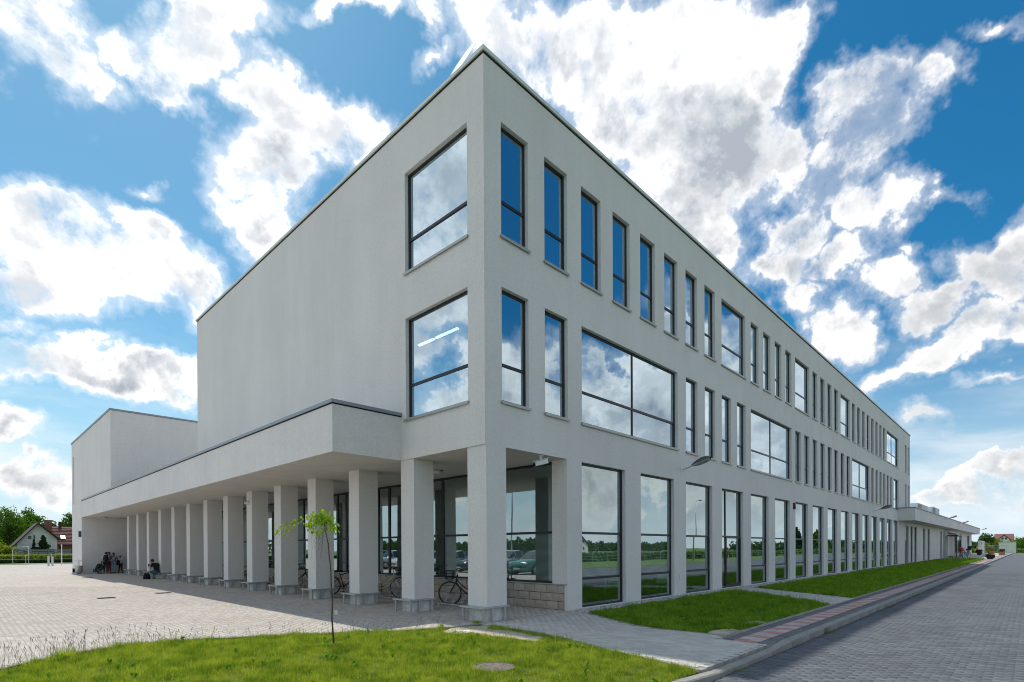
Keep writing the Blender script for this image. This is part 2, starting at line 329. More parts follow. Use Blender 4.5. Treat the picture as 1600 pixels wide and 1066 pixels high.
# ------------------------------------------------------------------ mesh helpers
class MB:
    def __init__(s): s.v = []; s.f = []; s.mi = []; s.cur = 0
    def quad(s, a, b, c, d):
        n = len(s.v); s.v += [a, b, c, d]; s.f.append((n, n+1, n+2, n+3)); s.mi.append(s.cur); return s
    def tri(s, a, b, c):
        n = len(s.v); s.v += [a, b, c]; s.f.append((n, n+1, n+2)); s.mi.append(s.cur); return s
    def box(s, x0, x1, y0, y1, z0, z1, bottom=True):
        n = len(s.v)
        s.v += [(x0,y0,z0),(x1,y0,z0),(x1,y1,z0),(x0,y1,z0),(x0,y0,z1),(x1,y0,z1),(x1,y1,z1),(x0,y1,z1)]
        fs = [(4,5,6,7),(0,1,5,4),(1,2,6,5),(2,3,7,6),(3,0,4,7)] + ([(3,2,1,0)] if bottom else [])
        for f in fs: s.f.append(tuple(i+n for i in f)); s.mi.append(s.cur)
        return s
    def bar(s, a, b, w, h, upv=(0, 0, 1)):
        a = Vector(a); b = Vector(b); d = (b-a).normalized(); u = Vector(upv)
        if abs(d.dot(u)) > .98: u = Vector((1, 0, 0))
        r = d.cross(u).normalized()*w/2; u = r.cross(d).normalized()*h/2
        n = len(s.v); s.v += [tuple(p+q) for p in (a, b) for q in (-r-u, r-u, r+u, -r+u)]
        for f in [(0,1,2,3),(7,6,5,4),(0,4,5,1),(1,5,6,2),(2,6,7,3),(3,7,4,0)]: s.f.append(tuple(i+n for i in f)); s.mi.append(s.cur)
        return s
    def prism(s, poly, z0, z1):
        n = len(s.v); k = len(poly)
        s.v += [(x, y, z0) for x, y in poly] + [(x, y, z1) for x, y in poly]
        s.f.append(tuple(range(n+k, n+2*k))); s.mi.append(s.cur)
        s.f.append(tuple(range(n+k-1, n-1, -1))); s.mi.append(s.cur)
        for i in range(k): j = (i+1) % k; s.f.append((n+i, n+j, n+k+j, n+k+i)); s.mi.append(s.cur)
        return s
    def extr(s, poly, a, b):
        """polygon of 3-D points swept by vector a->b"""
        n = len(s.v); k = len(poly); d = Vector(b)-Vector(a)
        s.v += [tuple(p) for p in poly] + [tuple(Vector(p)+d) for p in poly]
        s.f.append(tuple(range(n, n+k))); s.mi.append(s.cur); s.f.append(tuple(range(n+2*k-1, n+k-1, -1))); s.mi.append(s.cur)
        for i in range(k): j = (i+1) % k; s.f.append((n+i, n+j, n+k+j, n+k+i)); s.mi.append(s.cur)
        return s
    def tube(s, pts, rad, seg=6, cap=True):
        pts = [Vector(p) for p in pts]; n0 = len(s.v)
        rads = rad if isinstance(rad, (list, tuple)) else [rad]*len(pts)
        for i, p in enumerate(pts):
            d = (pts[min(i+1, len(pts)-1)] - pts[max(i-1, 0)]).normalized()
            u = Vector((0, 0, 1)) if abs(d.z) < .9 else Vector((1, 0, 0))
            a = d.cross(u).normalized(); b = a.cross(d).normalized()
            for k in range(seg):
                t = 2*PI*k/seg; s.v.append(tuple(p + (a*math.cos(t)+b*math.sin(t))*rads[i]))
        for i in range(len(pts)-1):
            for k in range(seg):
                k2 = (k+1) % seg; s.f.append((n0+i*seg+k, n0+i*seg+k2, n0+(i+1)*seg+k2, n0+(i+1)*seg+k)); s.mi.append(s.cur)
        if cap:
            s.f.append(tuple(range(n0+seg-1, n0-1, -1))); s.mi.append(s.cur)
            e = n0+(len(pts)-1)*seg; s.f.append(tuple(range(e, e+seg))); s.mi.append(s.cur)
        return s
    def lathe(s, prof, c=(0, 0, 0), seg=16):
        n0 = len(s.v)
        for r, z in prof:
            for k in range(seg): t = 2*PI*k/seg; s.v.append((c[0]+r*math.cos(t), c[1]+r*math.sin(t), c[2]+z))
        for i in range(len(prof)-1):
            for k in range(seg): k2 = (k+1) % seg; s.f.append((n0+i*seg+k, n0+i*seg+k2, n0+(i+1)*seg+k2, n0+(i+1)*seg+k)); s.mi.append(s.cur)
        s.f.append(tuple(range(n0+seg-1, n0-1, -1))); s.mi.append(s.cur)
        e = n0+(len(prof)-1)*seg; s.f.append(tuple(range(e, e+seg))); s.mi.append(s.cur)
        return s
    def torus(s, c, ax, R, r, seg=24, sub=6):
        c = Vector(c); ax = Vector(ax).normalized(); u = Vector((0, 0, 1)); a = ax.cross(u).normalized(); b = ax.cross(a)
        n0 = len(s.v)
        for i in range(seg):
            t = 2*PI*i/seg; d = a*math.cos(t)+b*math.sin(t)
            for k in range(sub): q = 2*PI*k/sub; s.v.append(tuple(c + d*(R+r*math.cos(q)) + ax*r*math.sin(q)))
        for i in range(seg):
            j = (i+1) % seg
            for k in range(sub): l = (k+1) % sub; s.f.append((n0+i*sub+k, n0+j*sub+k, n0+j*sub+l, n0+i*sub+l)); s.mi.append(s.cur)
        return s
    def ball(s, c, rx, ry=None, rz=None, seg=10, ring=6):
        ry = ry or rx; rz = rz or rx; n0 = len(s.v)
        for i in range(ring+1):
            p = PI*i/ring
            for k in range(seg): t = 2*PI*k/seg; s.v.append((c[0]+rx*math.sin(p)*math.cos(t), c[1]+ry*math.sin(p)*math.sin(t), c[2]-rz*math.cos(p)))
        for i in range(ring):
            for k in range(seg): k2 = (k+1) % seg; s.f.append((n0+i*seg+k, n0+i*seg+k2, n0+(i+1)*seg+k2, n0+(i+1)*seg+k)); s.mi.append(s.cur)
        return s
    def mesh(s, name, mats, smooth=False):
        me = bpy.data.meshes.new(name); me.from_pydata([tuple(v) for v in s.v], [], s.f)
        for mm in (mats if isinstance(mats, (list, tuple)) else [mats]): me.materials.append(M[mm] if isinstance(mm, str) else mm)
        if isinstance(mats, (list, tuple)): me.polygons.foreach_set('material_index', s.mi)
        if smooth: me.polygons.foreach_set('use_smooth', [True]*len(me.polygons))
        bm = bmesh.new(); bm.from_mesh(me); bmesh.ops.recalc_face_normals(bm, faces=bm.faces); bm.to_mesh(me); bm.free()
        me.update(); return me

def link(name, data, parent=None, loc=(0, 0, 0), rot=None):
    o = bpy.data.objects.new(name, data); COL.objects.link(o); o.location = loc
    if rot is not None: o.rotation_euler = rot
    if parent is not None: o.parent = parent
    return o
def build(mb, name, mats, parent=None, loc=(0, 0, 0), rot=None, smooth=False): return link(name, mb.mesh(name, mats, smooth), parent, loc, rot)
def thing(name, label, cat, loc=(0, 0, 0), rz=0., group=None):
    o = link(name, None, None, loc, (0, 0, rz)); o.empty_display_size = .2; return tag(o, label, cat, group)
def tag(o, label, cat, group=None):
    o['label'] = label; o['category'] = cat
    if group: o['group'] = group
    return o
def struct(o): o['kind'] = 'structure'; return o
def stuff(o): o['kind'] = 'stuff'; return o
def copy_tree(o, parent=None):
    c = o.copy(); COL.objects.link(c)
    if parent is not None: c.parent = parent
    for ch in o.children: copy_tree(ch, c)
    return c
def box_mesh(name, x, y, z, mt, chamfer=0.):
    """box resting on z=0 top at z, with a small chamfer on its upper rim"""
    b = MB()
    if not chamfer: b.box(-x/2, x/2, -y/2, y/2, 0, z)
    else:
        c = chamfer; n = 0
        lo = [(-x/2,-y/2,0),(x/2,-y/2,0),(x/2,y/2,0),(-x/2,y/2,0)]; mi = [(p[0], p[1], z-c) for p in lo]
        hi = [(-x/2+c,-y/2+c,z),(x/2-c,-y/2+c,z),(x/2-c,y/2-c,z),(-x/2+c,y/2-c,z)]
        b.v = lo+mi+hi
        for k in range(4):
            j = (k+1) % 4; b.f += [(k, j, 4+j, 4+k), (4+k, 4+j, 8+j, 8+k)]; b.mi += [0, 0]
        b.f.append((8, 9, 10, 11)); b.mi.append(0)
    return b.mesh(name, mt)
def inside(poly, x, y):
    x = np.asarray(x); y = np.asarray(y); r = np.zeros(x.shape, bool); n = len(poly)
    for i in range(n):
        x1, y1 = poly[i]; x2, y2 = poly[(i+1) % n]
        c = ((y1 > y) != (y2 > y)) & (x < (x2-x1)*(y-y1)/((y2-y1) if y2 != y1 else 1e-9)+x1); r ^= c
    return r
def np_mesh(name, verts, faces, mt, smooth=False):
    """verts (N,3), faces (F,k) numpy arrays"""
    me = bpy.data.meshes.new(name); k = faces.shape[1]
    me.vertices.add(len(verts)); me.vertices.foreach_set('co', verts.astype(np.float32).ravel())
    me.loops.add(faces.size); me.loops.foreach_set('vertex_index', faces.astype(np.int32).ravel())
    me.polygons.add(len(faces)); me.polygons.foreach_set('loop_start', np.arange(0, faces.size, k, dtype=np.int32))
    me.polygons.foreach_set('loop_total', np.full(len(faces), k, dtype=np.int32))
    me.update(calc_edges=True); me.materials.append(M[mt] if isinstance(mt, str) else mt); return me

# ------------------------------------------------------------------ ground
g = MB(); g.quad((-1500, -1500, -.2), (1500, -1500, -.2), (1500, 1500, -.2), (-1500, 1500, -.2))
struct(build(g, 'ground', 'field'))

def paved(name, poly, px, py, mt, base_mt, top=0., near=None, lim=300, chamfer=.004, running='y', maxd=24., depth=.2, gap=.005, select=None, extra=None):
    """a slab of bedding with single pavers on it: the ones that show largest are objects, the rest one mesh, then the texture takes over"""
    base = struct(build(MB().prism(poly, top-depth, top-.004), name, base_mt))
    xs = [p[0] for p in poly]; ys = [p[1] for p in poly]
    nx = int((max(xs)-min(xs))/px)+2; ny = int((max(ys)-min(ys))/py)+2
    I, J = np.meshgrid(np.arange(nx), np.arange(ny), indexing='ij')
    cx = min(xs)+(I+.5)*px + (0 if running == 'y' else (J % 2)*px/2); cy = min(ys)+(J+.5)*py + ((I % 2)*py/2 if running == 'y' else 0)
    cx = cx.ravel(); cy = cy.ravel()
    ok = np.ones(len(cx), bool)
    for sx in (-1, 1):
        for sy in (-1, 1): ok &= inside(poly, cx+sx*px/2*.55, cy+sy*py/2*.55)
    if select is not None: ok &= select(cx, cy)
    # keep what the camera can see
    dx = cx-CAMP.x; dy = cy-CAMP.y; d = dx*FW.x+dy*FW.y; l = dx*RT.x+dy*RT.y
    pxs = 800+FPX*l/np.maximum(d, .1); pys = 857+FPX*1.61/np.maximum(d, .1)
    vis = (d > 2) & (pxs > -60) & (pxs < 1660) & (pys < 1100)
    ok &= vis & (d < maxd)
    cx, cy, d = cx[ok], cy[ok], d[ok]; o = np.argsort(d); cx, cy, d = cx[o], cy[o], d[o]
    hz = RNG.normal(0, .0011, len(cx))
    proto = box_mesh('paver', px-gap, py-gap, .02, mt, chamfer)
    for i in range(min(lim, len(cx))): link('paver', proto, base, (cx[i], cy[i], top-.0165+hz[i]))
    cx, cy, hz = cx[lim:], cy[lim:], hz[lim:]
    if len(cx):
        c = chamfer; hx, hy = (px-gap)/2, (py-gap)/2
        tmpl = np.array([(-hx,-hy,-.012),(hx,-hy,-.012),(hx,hy,-.012),(-hx,hy,-.012),(-hx+c,-hy+c,.0035),(hx-c,-hy+c,.0035),(hx-c,hy-c,.0035),(-hx+c,hy-c,.0035)])
        fc = np.array([(4,5,6,7),(0,1,5,4),(1,2,6,5),(2,3,7,6),(3,0,4,7)])
        V = (tmpl[None]+np.stack([cx, cy, top+hz], 1)[:, None]).reshape(-1, 3)
        F = (fc[None]+8*np.arange(len(cx))[:, None, None]).reshape(-1, 4)
        stuff(link('paver_field', np_mesh('paver_field', V, F, mt), base))
    return base

LAWN_EDGE = [(-12, -3.2), (-10.6, -1.6), (-9, .3), (-7.63, 1.59), (-6.9, 2.22), (-6.18, 2.51), (-5.3, 2.42), (-4.34, 1.95), (-3, 1.12), (-1.8, .34), (-.9, .06), (-.25, -.02)]
plaza_poly = [(-60, -3.2)] + LAWN_EDGE + [(2.9, -.02), (2.9, 38.7), (-1.85, 38.7), (-1.85, 43.4), (3, 43.6), (3, 76), (-60, 76)]
paved('plaza', plaza_poly, .1, .2, 'plaza_paver', 'plaza', select=lambda x, y: x < 2.9, maxd=24., running='y')
path_poly = [(-.25, -.03), (2.86, -.03), (2.82, -.6), (2.45, -1.25), (1.75, -2.6), (1.62, -3.2), (1.72, -4.58), (1.28, -4.62), (1.28, -5.437), (-1.24, -5.437), (-.96, -4.37), (-.65, -3.05), (-.3, -1.9), (-.25, -.4)]
paved('path', path_poly, .1, .2, 'path_paver', 'joint', maxd=24., running='y')
access_poly = [(12.35, -.02), (14.65, -.02), (13.5, -1.44), (11.5, -4.58), (8.95, -4.58), (11.3, -1.86), (12.3, -.6)]
paved('access_path', access_poly, .2, .1, 'path_paver', 'joint', lim=120, maxd=32., running='x')
# striped pavement along the kerb: dark borders, pale field, red cross bands
SW = [(1.285, -5.437), (1.285, -4.585), (150, -4.585), (150, -5.437)]
walk = paved('pavement', SW, .1, .2, 'walk_light', 'joint', lim=160, maxd=26., running='x',
             select=lambda x, y: (y > -5.26) & (y < -4.74) & ((x % .62) > .31))
for nm, mt_, sel in (('red_band', 'walk_pink', lambda x, y: (y > -5.26) & (y < -4.74) & ((x % .62) <= .31)), ('dark_border', 'walk_dark', lambda x, y: (y <= -5.26) | (y >= -4.74))):
    t_ = paved('pavement_tmp', SW, .1, .2, mt_, 'joint', lim=0 if nm == 'dark_border' else 100, maxd=60., running='x', select=sel)
    for ch in list(t_.children):
        ch.parent = walk
        if ch.name.startswith('paver_field'): ch.name = nm
    bpy.data.objects.remove(t_)
# far part of the pavement: joined pale pavers farther on
b = MB()
k = 26
for i in range(300):
    x = 16+i*.62
    if x > 150: break
    b.box(x+.31, x+.61, -5.24, -4.75, -.01, .002, False)
stuff(build(b, 'paver_field', 'walk_light', walk))
# road, lower by a kerb height
road_poly = [(-40, -5.6), (170, -5.6), (170, -30), (60, -19), (-40, -15)]
def road_sel(x, y): return y < -5.62
paved('road', road_poly, .1, .2, 'road_paver', 'road', top=-.12, maxd=34., running='y', lim=300, gap=.005)
# kerb stones
kerb = struct(thing('kerb', '', '', (0, 0, 0))); 
for kx in ('label', 'category'): del kerb[kx]
ks = box_mesh('kerb_stone', .99, .15, .2, 'kerb', .018)
def kerb_z(x): # dropped where the path meets the road
    t = min(1, max(0, (abs(x-.0)-.9)/1.3)); return -.055*(1-t*t*(3-2*t))
for i in range(112):
    x = -10+i*1.0
    link('kerb_stone', ks, kerb, (x+.5, -5.515+random.uniform(-.003, .003), -.192+(kerb_z(x)+kerb_z(x+1))/2), (0, -math.atan2(kerb_z(x+1)-kerb_z(x), 1.), random.uniform(-.003, .003)))
stuff(build(MB().box(102, 160, -5.59, -5.44, -.15, .008), 'kerb_stone_row', 'kerb', kerb))
# thin edging stones between lawn and paving
edg = struct(thing('edging', '', '', (0, 0, 0)))
for kx in ('label', 'category'): del edg[kx]
def edging(pts, h=.012):
    for (x0, y0), (x1, y1) in zip(pts[:-1], pts[1:]):
        L = math.hypot(x1-x0, y1-y0); n = max(1, round(L/.9)); a = math.atan2(y1-y0, x1-x0)
        me = box_mesh('edging_stone', L/n-.006, .055, .1, 'kerb', .008)
        for k in range(n): t = (k+.5)/n; link('edging_stone', me, edg, (x0+(x1-x0)*t, y0+(y1-y0)*t, -.1+h), (0, 0, a))
edging([(-10.6, -1.63), (-9.02, .27), (-7.64, 1.55), (-6.9, 2.18), (-6.18, 2.47), (-5.32, 2.38), (-4.36, 1.91), (-3.02, 1.08), (-1.82, .3), (-.92, .02), (-.29, -.06)])
edging([(-.285, -.4), (-.33, -1.9), (-.68, -3.05), (-.99, -4.37), (-1.27, -5.42)])
edging([(2.86, -.62), (2.49, -1.26), (1.79, -2.61), (1.655, -3.2), (1.75, -4.56)], .006)
edging([(1.8, -4.555), (8.93, -4.555)], .010)
edging([(8.92, -4.55), (11.27, -1.86), (12.2, -.62)], .006)
edging([(11.5, -4.55), (13.54, -1.44), (14.2, -.62)], .006)
edging([(11.5, -4.555), (80, -4.555)], .010)
edging([(2.9, -.60), (12.2, -.60)], .004)
edging([(14.2, -.60), (52, -.60)], .004)

# lawns
def lawn_base(name, poly, mt='soil', top=-.02):
    return struct(build(MB().prism(poly, -.2, top), name, mt))
L1 = [p for p in LAWN_EDGE[:-1]] + [(-.3, -.1), (-.36, -1.9), (-.71, -3.05), (-1.02, -4.37), (-1.3, -5.43), (-12, -5.43)]
L2 = [(2.95, -.64), (2.9, -.66), (2.53, -1.28), (1.83, -2.63), (1.7, -3.2), (1.8, -4.52), (8.9, -4.52), (11.22, -1.86), (12.1, -.64)]
L3 = [(14.28, -.64), (80, -.64), (83, -4.0), (80, -4.52), (11.56, -4.52), (13.6, -1.42)]
lawn_base('lawn_ground', L1); lawn_base('verge_ground', L2); lawn_base('verge_ground', L3)
def blades(poly, n, h0, h1, w, mt, name, label_, keep=None, lean=.5, clump=None):
    xs = [p[0] for p in poly]; ys = [p[1] for p in poly]
    x = RNG.uniform(min(xs), max(xs), n*3); y = RNG.uniform(min(ys), max(ys), n*3)
    k = inside(poly, x, y)
    if keep is not None: k &= keep(x, y)
    x, y = x[k][:n], y[k][:n]; n = len(x)
    # low frequency clumping
    c = .5+.5*np.sin(x*2.3+1.3*np.sin(y*1.9))*np.sin(y*2.7+1.1*np.sin(x*1.7+2)); c2 = .5+.5*np.sin(x*9+2*np.sin(y*7))*np.sin(y*11+x*3)
    h = (h0+(h1-h0)*RNG.random(n)**1.6)*(.45+.5*c+.55*c2**2)
    tall = RNG.random(n) < .035*c2; h = np.where(tall, h*2.0+.02, h)
    a = RNG.uniform(0, 2*PI, n); dx, dy = np.cos(a), np.sin(a); b = RNG.uniform(0, 2*PI, n); le = RNG.random(n)*lean*h
    lx, ly = np.cos(b)*le, np.sin(b)*le; ww = w*(.6+.8*RNG.random(n))
    z0 = np.full(n, -.03)
    V = np.stack([np.stack([x-dx*ww, y-dy*ww, z0], 1), np.stack([x+dx*ww, y+dy*ww, z0], 1),
                  np.stack([x+dx*ww*.7+lx*.35, y+dy*ww*.7+ly*.35, z0+h*.6], 1), np.stack([x-dx*ww*.7+lx*.35, y-dy*ww*.7+ly*.35, z0+h*.6], 1),
                  np.stack([x+lx, y+ly, z0+h], 1)], 1).reshape(-1, 3)
    f1 = np.array([(0, 1, 2), (0, 2, 3), (3, 2, 4)]); F = (f1[None]+5*np.arange(n)[:, None, None]).reshape(-1, 3)
    o = link(name, np_mesh(name, V, F, mt)); stuff(o); tag(o, label_, 'grass'); return o
def nsand(x, y):  # bare patch by the corner column and round the manhole
    a = ((x+.85)/.62)**2+((y+.35)/.42)**2 + .35*np.sin(x*9)*np.sin(y*8); b = ((x+.85)/.34)**2+((y+1.25)/1.15)**2 + .3*np.sin(x*11+1)*np.sin(y*6)
    m_ = (x+2.95)**2+(y+3.28)**2
    return (((a > 1) & (b > 1)) | (RNG.random(len(x)) < .02)) & (m_ > (.24+.07*RNG.random(len(x)))**2)
def vis(x, y):
    dx = x-CAMP.x; dy = y-CAMP.y; d = dx*FW.x+dy*FW.y; l = dx*RT.x+dy*RT.y
    return (d > 5.6) & (abs(l) < d*1.0)
blades(L1, 300000, .025, .105, .0034, 'grass', 'grass', 'bright sunlit lawn grass in front of the corner column', lambda x, y: nsand(x, y) & vis(x, y), .8)
blades(L2, 150000, .035, .15, .005, 'grass2', 'grass', 'shaded green verge grass between the near windows and the striped pavement', lambda x, y: (((x-2.2)/.5)**2+((y+4.35)/.28)**2 > 1) & (((x-3.9)/.4)**2+((y+4.3)/.2)**2 > 1), .8)
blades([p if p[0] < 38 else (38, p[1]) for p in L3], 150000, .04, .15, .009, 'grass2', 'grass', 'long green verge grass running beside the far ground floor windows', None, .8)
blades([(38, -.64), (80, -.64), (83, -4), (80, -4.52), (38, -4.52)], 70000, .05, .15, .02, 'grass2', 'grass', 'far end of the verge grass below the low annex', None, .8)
# bare soil and its pale slab
b = MB(); ring = [(-.85+.62*math.cos(t)*(1+.12*math.sin(5*t)), -.40+.36*math.sin(t)*(1+.1*math.cos(4*t)), -.016) for t in np.linspace(0, 2*PI, 28)[:-1]]
b.f.append(tuple(range(len(ring)))); b.mi.append(0); b.v = ring
n0 = len(b.v); ring = [(-.78+.36*math.cos(t)*(1+.12*math.sin(5*t)), -1.35+1.1*math.sin(t)*(1+.05*math.cos(6*t)), -.012) for t in np.linspace(0, 2*PI, 28)[:-1]]
b.v += ring; b.f.append(tuple(range(n0, n0+len(ring)))); b.mi.append(0)
for cx_, cy_, rx_, ry_ in ((2.2, -4.35, .5, .28), (3.9, -4.3, .4, .2), (8.3, -4.3, .5, .2)):
    n0 = len(b.v); ring = [(cx_+rx_*math.cos(t)*(1+.12*math.sin(5*t)), cy_+ry_*math.sin(t), -.014) for t in np.linspace(0, 2*PI, 20)[:-1]]
    b.v += ring; b.f.append(tuple(range(n0, n0+len(ring)))); b.mi.append(0)
struct(build(b, 'bare_soil', 'sand'))
slab = MB(); slab.prism([(-1.25+.26*math.cos(t)*(1+.15*math.sin(3*t)), -.62+.2*math.sin(t)) for t in np.linspace(0, 2*PI, 18)[:-1]], -.05, .004)
tag(build(slab, 'stone_slab', mat('pale_slab', (.66, .63, .57), .9, var=.1, vscale=5, bump=.5)), 'pale broken concrete slab half sunk in bare soil by the corner column', 'slab')
mh = MB(); mh.lathe([(.30, -.06), (.30, -.002), (.285, .004), (.27, .004), (.265, -.003), (.0, -.003)], (-2.95, -3.28, 0), 28)
tag(build(mh, 'manhole_cover', mat('manhole_concrete', (.17, .145, .12), .95, var=.35, vscale=14, bump=.9, bscale=40)), 'round weathered concrete manhole cover set in the front lawn', 'manhole cover')
# seed stalks along the lawn's edge and a few weeds
def stalks():
    b = MB(); b2 = MB()
    E_ = LAWN_EDGE[1:-1]
    for i in range(430):
        t = random.random()**.8; k = random.uniform(1.1, 8.6); i0 = int(k); fr = k-i0
        x = E_[i0][0]+(E_[min(i0+1, len(E_)-1)][0]-E_[i0][0])*fr; y = E_[i0][1]+(E_[min(i0+1, len(E_)-1)][1]-E_[i0][1])*fr
        if random.random() < .35 and k > 5: continue
        y -= abs(random.gauss(0, .16))+.03; h = random.uniform(.12, .32)*(1.15 if k < 4.5 else .8); a = random.uniform(0, 2*PI); le = random.uniform(.02, .13)
        p0 = Vector((x, y, -.02)); p2 = p0+Vector((math.cos(a)*le, math.sin(a)*le, h)); p1 = (p0+p2)/2+Vector((0, 0, h*.06))
        b.tube([p0, p1, p2], [.0016, .0013, .0009], 3, False)
        q = p2+(p2-p1).normalized()*.045
        b.tube([p2-(p2-p1).normalized()*.02, p2+(q-p2)*.4, q], [.0012, .0034, .001], 4, False)
    return b
o = stuff(build(stalks(), 'seed_stalks', 'seed')); tag(o, 'dry grass stalks with seed heads along the curved lawn edge', 'grass')
# gravel strip against the facade
def gravel():
    base = struct(build(MB().prism([(2.9, -.57), (2.9, -.01), (52, -.01), (52, -.57)], -.2, -.03), 'gravel_strip', 'joint'))
    n = 30000; x = 2.95+(RNG.random(n)**1.5)*30; y = RNG.uniform(-.56, -.02, n); z = RNG.uniform(-.035, -.005, n); s = RNG.uniform(.014, .034, n)
    k = (x < 12.3) | (x > 14.7); x, y, z, s = x[k], y[k], z[k], s[k]; n = len(x)
    t = np.array([(1,0,0),(0,1,0),(-1,0,0),(0,-1,0),(0,0,.8),(0,0,-.8)])
    V = (t[None]*s[:, None, None]*RNG.uniform(.7, 1.3, (n, 6, 1)) + np.stack([x, y, z], 1)[:, None]).reshape(-1, 3)
    f = np.array([(0,1,4),(1,2,4),(2,3,4),(3,0,4)]); F = (f[None]+6*np.arange(n)[:, None, None]).reshape(-1, 3)
    stuff(link('gravel', np_mesh('gravel', V, F, 'gravel'), base))
gravel()
for (x, y, lab) in ((-2.63, 14.8, 'dark cast drain cover in the plaza, nearest of the two outside the canopy'), (-4.5, 13.9, 'dark cast drain cover in the sunlit plaza, farther left from the columns'), (-2.6, 31.4, 'small dark drain cover in the plaza near the group of pupils')):
    t = MB(); t.box(-.3, .3, -.3, .3, -.02, .004); o = thing('drain_cover', lab, 'drain cover', (x, y, 0), 0, 'drain covers in the plaza')
    build(t, 'rim', 'galv', o); t = MB()
    for k in range(7): t.box(-.25, .25, -.26+k*.078, -.215+k*.078, .004, .010)
    build(t, 'grate', 'black', o)

# ------------------------------------------------------------------ the school
school = thing('school_building', 'long three storey pale grey rendered block with narrow windows, standing on a row of columns', 'building')
MOD, U0 = 1.495, .53
ZT, T2, B2, T1, B1, T0 = 12.40, 11.20, 8.66, 7.50, 4.94, 3.89
def wall_cells(mb, P, u0, u1, z0, z1, ops, dep):
    zs = sorted({z0, z1} | {o[2] for o in ops} | {o[3] for o in ops}); zs = [z for z in zs if z0 <= z <= z1]
    for za, zb in zip(zs[:-1], zs[1:]):
        zm = (za+zb)/2; cur = u0
        for o in sorted([o for o in ops if o[2] < zm < o[3]]):
            if o[0] > cur: mb.quad(P(cur, 0, za), P(o[0], 0, za), P(o[0], 0, zb), P(cur, 0, zb))
            cur = max(cur, o[1])
        if cur < u1: mb.quad(P(cur, 0, za), P(u1, 0, za), P(u1, 0, zb), P(cur, 0, zb))
    for o in ops:
        if len(o) > 4: continue
        a, b_, c, d = o[:4]
        mb.quad(P(a, 0, c), P(a, dep, c), P(a, dep, d), P(a, 0, d)); mb.quad(P(b_, 0, c), P(b_, dep, c), P(b_, dep, d), P(b_, 0, d))
        mb.quad(P(a, 0, d), P(b_, 0, d), P(b_, dep, d), P(a, dep, d)); mb.quad(P(a, 0, c), P(b_, 0, c), P(b_, dep, c), P(a, dep, c))
def span(k, n): return U0+MOD*k, U0+MOD*k+(.9 if n == 1 else MOD*n-.60)
top = [(k, 1) for k in range(8)]+[(8, 2)]+[(k, 1) for k in range(10, 14)]+[(14, 2)]+[(k, 1) for k in range(16, 20)]+[(20, 2)]+[(k, 1) for k in range(22, 30)]+[(30, 4), (36, 1), (37, 1)]
mid = [(0, 1), (1, 1), (2, 4)]+[(k, 1) for k in range(6, 10)]+[(10, 4)]+[(k, 1) for k in range(14, 22)]+[(22, 4)]+[(k, 1) for k in range(26, 32)]+[(32, 2), (36, 1), (37, 1)]
gnd = [(3.50+2.99*j, 3.50+2.99*j+2.13) for j in range(16)]
ops = [(*span(*w), B2, T2) for w in top]+[(*span(*w), B1, T1) for w in mid]+[(a, b_, .02, T0) for a, b_ in gnd]
ops += [(0, 2.87, 0, 3.9, 'open')]
ann = [(54.0, 56.3), (57.35, 58.9), (59.7, 61.6), (65.9, 67.7), (69.4, 71.6), (81.4, 83.5), (84.9, 86.5), (107, 111.6), (122.3, 127)]
ops += [(54.0, 56.3, .02, 3.6)]
XE, YE = 57.1, 19.87
PR = lambda u, d, z: (u, d, z)
w = MB(); wall_cells(w, PR, 0, XE, 0, ZT, ops, .12); build(w, 'street_wall', 'stucco', school)
w = MB(); wall_cells(w, lambda u, d, z: (d, u, z), 0, YE, 3.9, ZT, [(.55, 2.95, B2, T2), (.55, 2.95, B1, T1)], .12); build(w, 'colonnade_side_wall', 'stucco', school)
w = MB(); w.quad((XE, 0, 0), (XE, YE, 0), (XE, YE, ZT), (XE, 0, ZT)); w.quad((0, YE, 3.9), (XE, YE, 3.9), (XE, YE, ZT), (0, YE, ZT)); build(w, 'back_wall', 'stucco', school)
w = MB(); w.quad((.05, .05, 12.3), (XE, .05, 12.3), (XE, YE, 12.3), (.05, YE, 12.3)); build(w, 'roof', 'cap_grey', school)
def cap(pts, z, mt, ov=.05, h=.085, wd=.4):
    """folded metal coping with a black strip under it as painted shade, along wall tops; pts = list of (x0,x1,y0,y1)"""
    a = MB(); b_ = MB()
    for x0, x1, y0, y1 in pts: a.box(x0-ov, x1+ov, y0-ov, y1+ov, z+.035, z+.035+h); b_.box(x0-.012, x1+.012, y0-.012, y1+.012, z-.006, z+.035)
    return a, b_
a, g_ = cap([(0, XE, 0, .35)], ZT, 'cap'); a.box(-.05, .4, .401, YE+.05, ZT+.035, ZT+.11); g_.box(-.012, .36, .3621, YE, ZT-.006, ZT+.035)
build(a, 'parapet_cap', 'cap', school); build(g_, 'shadow_gap', 'black', school)
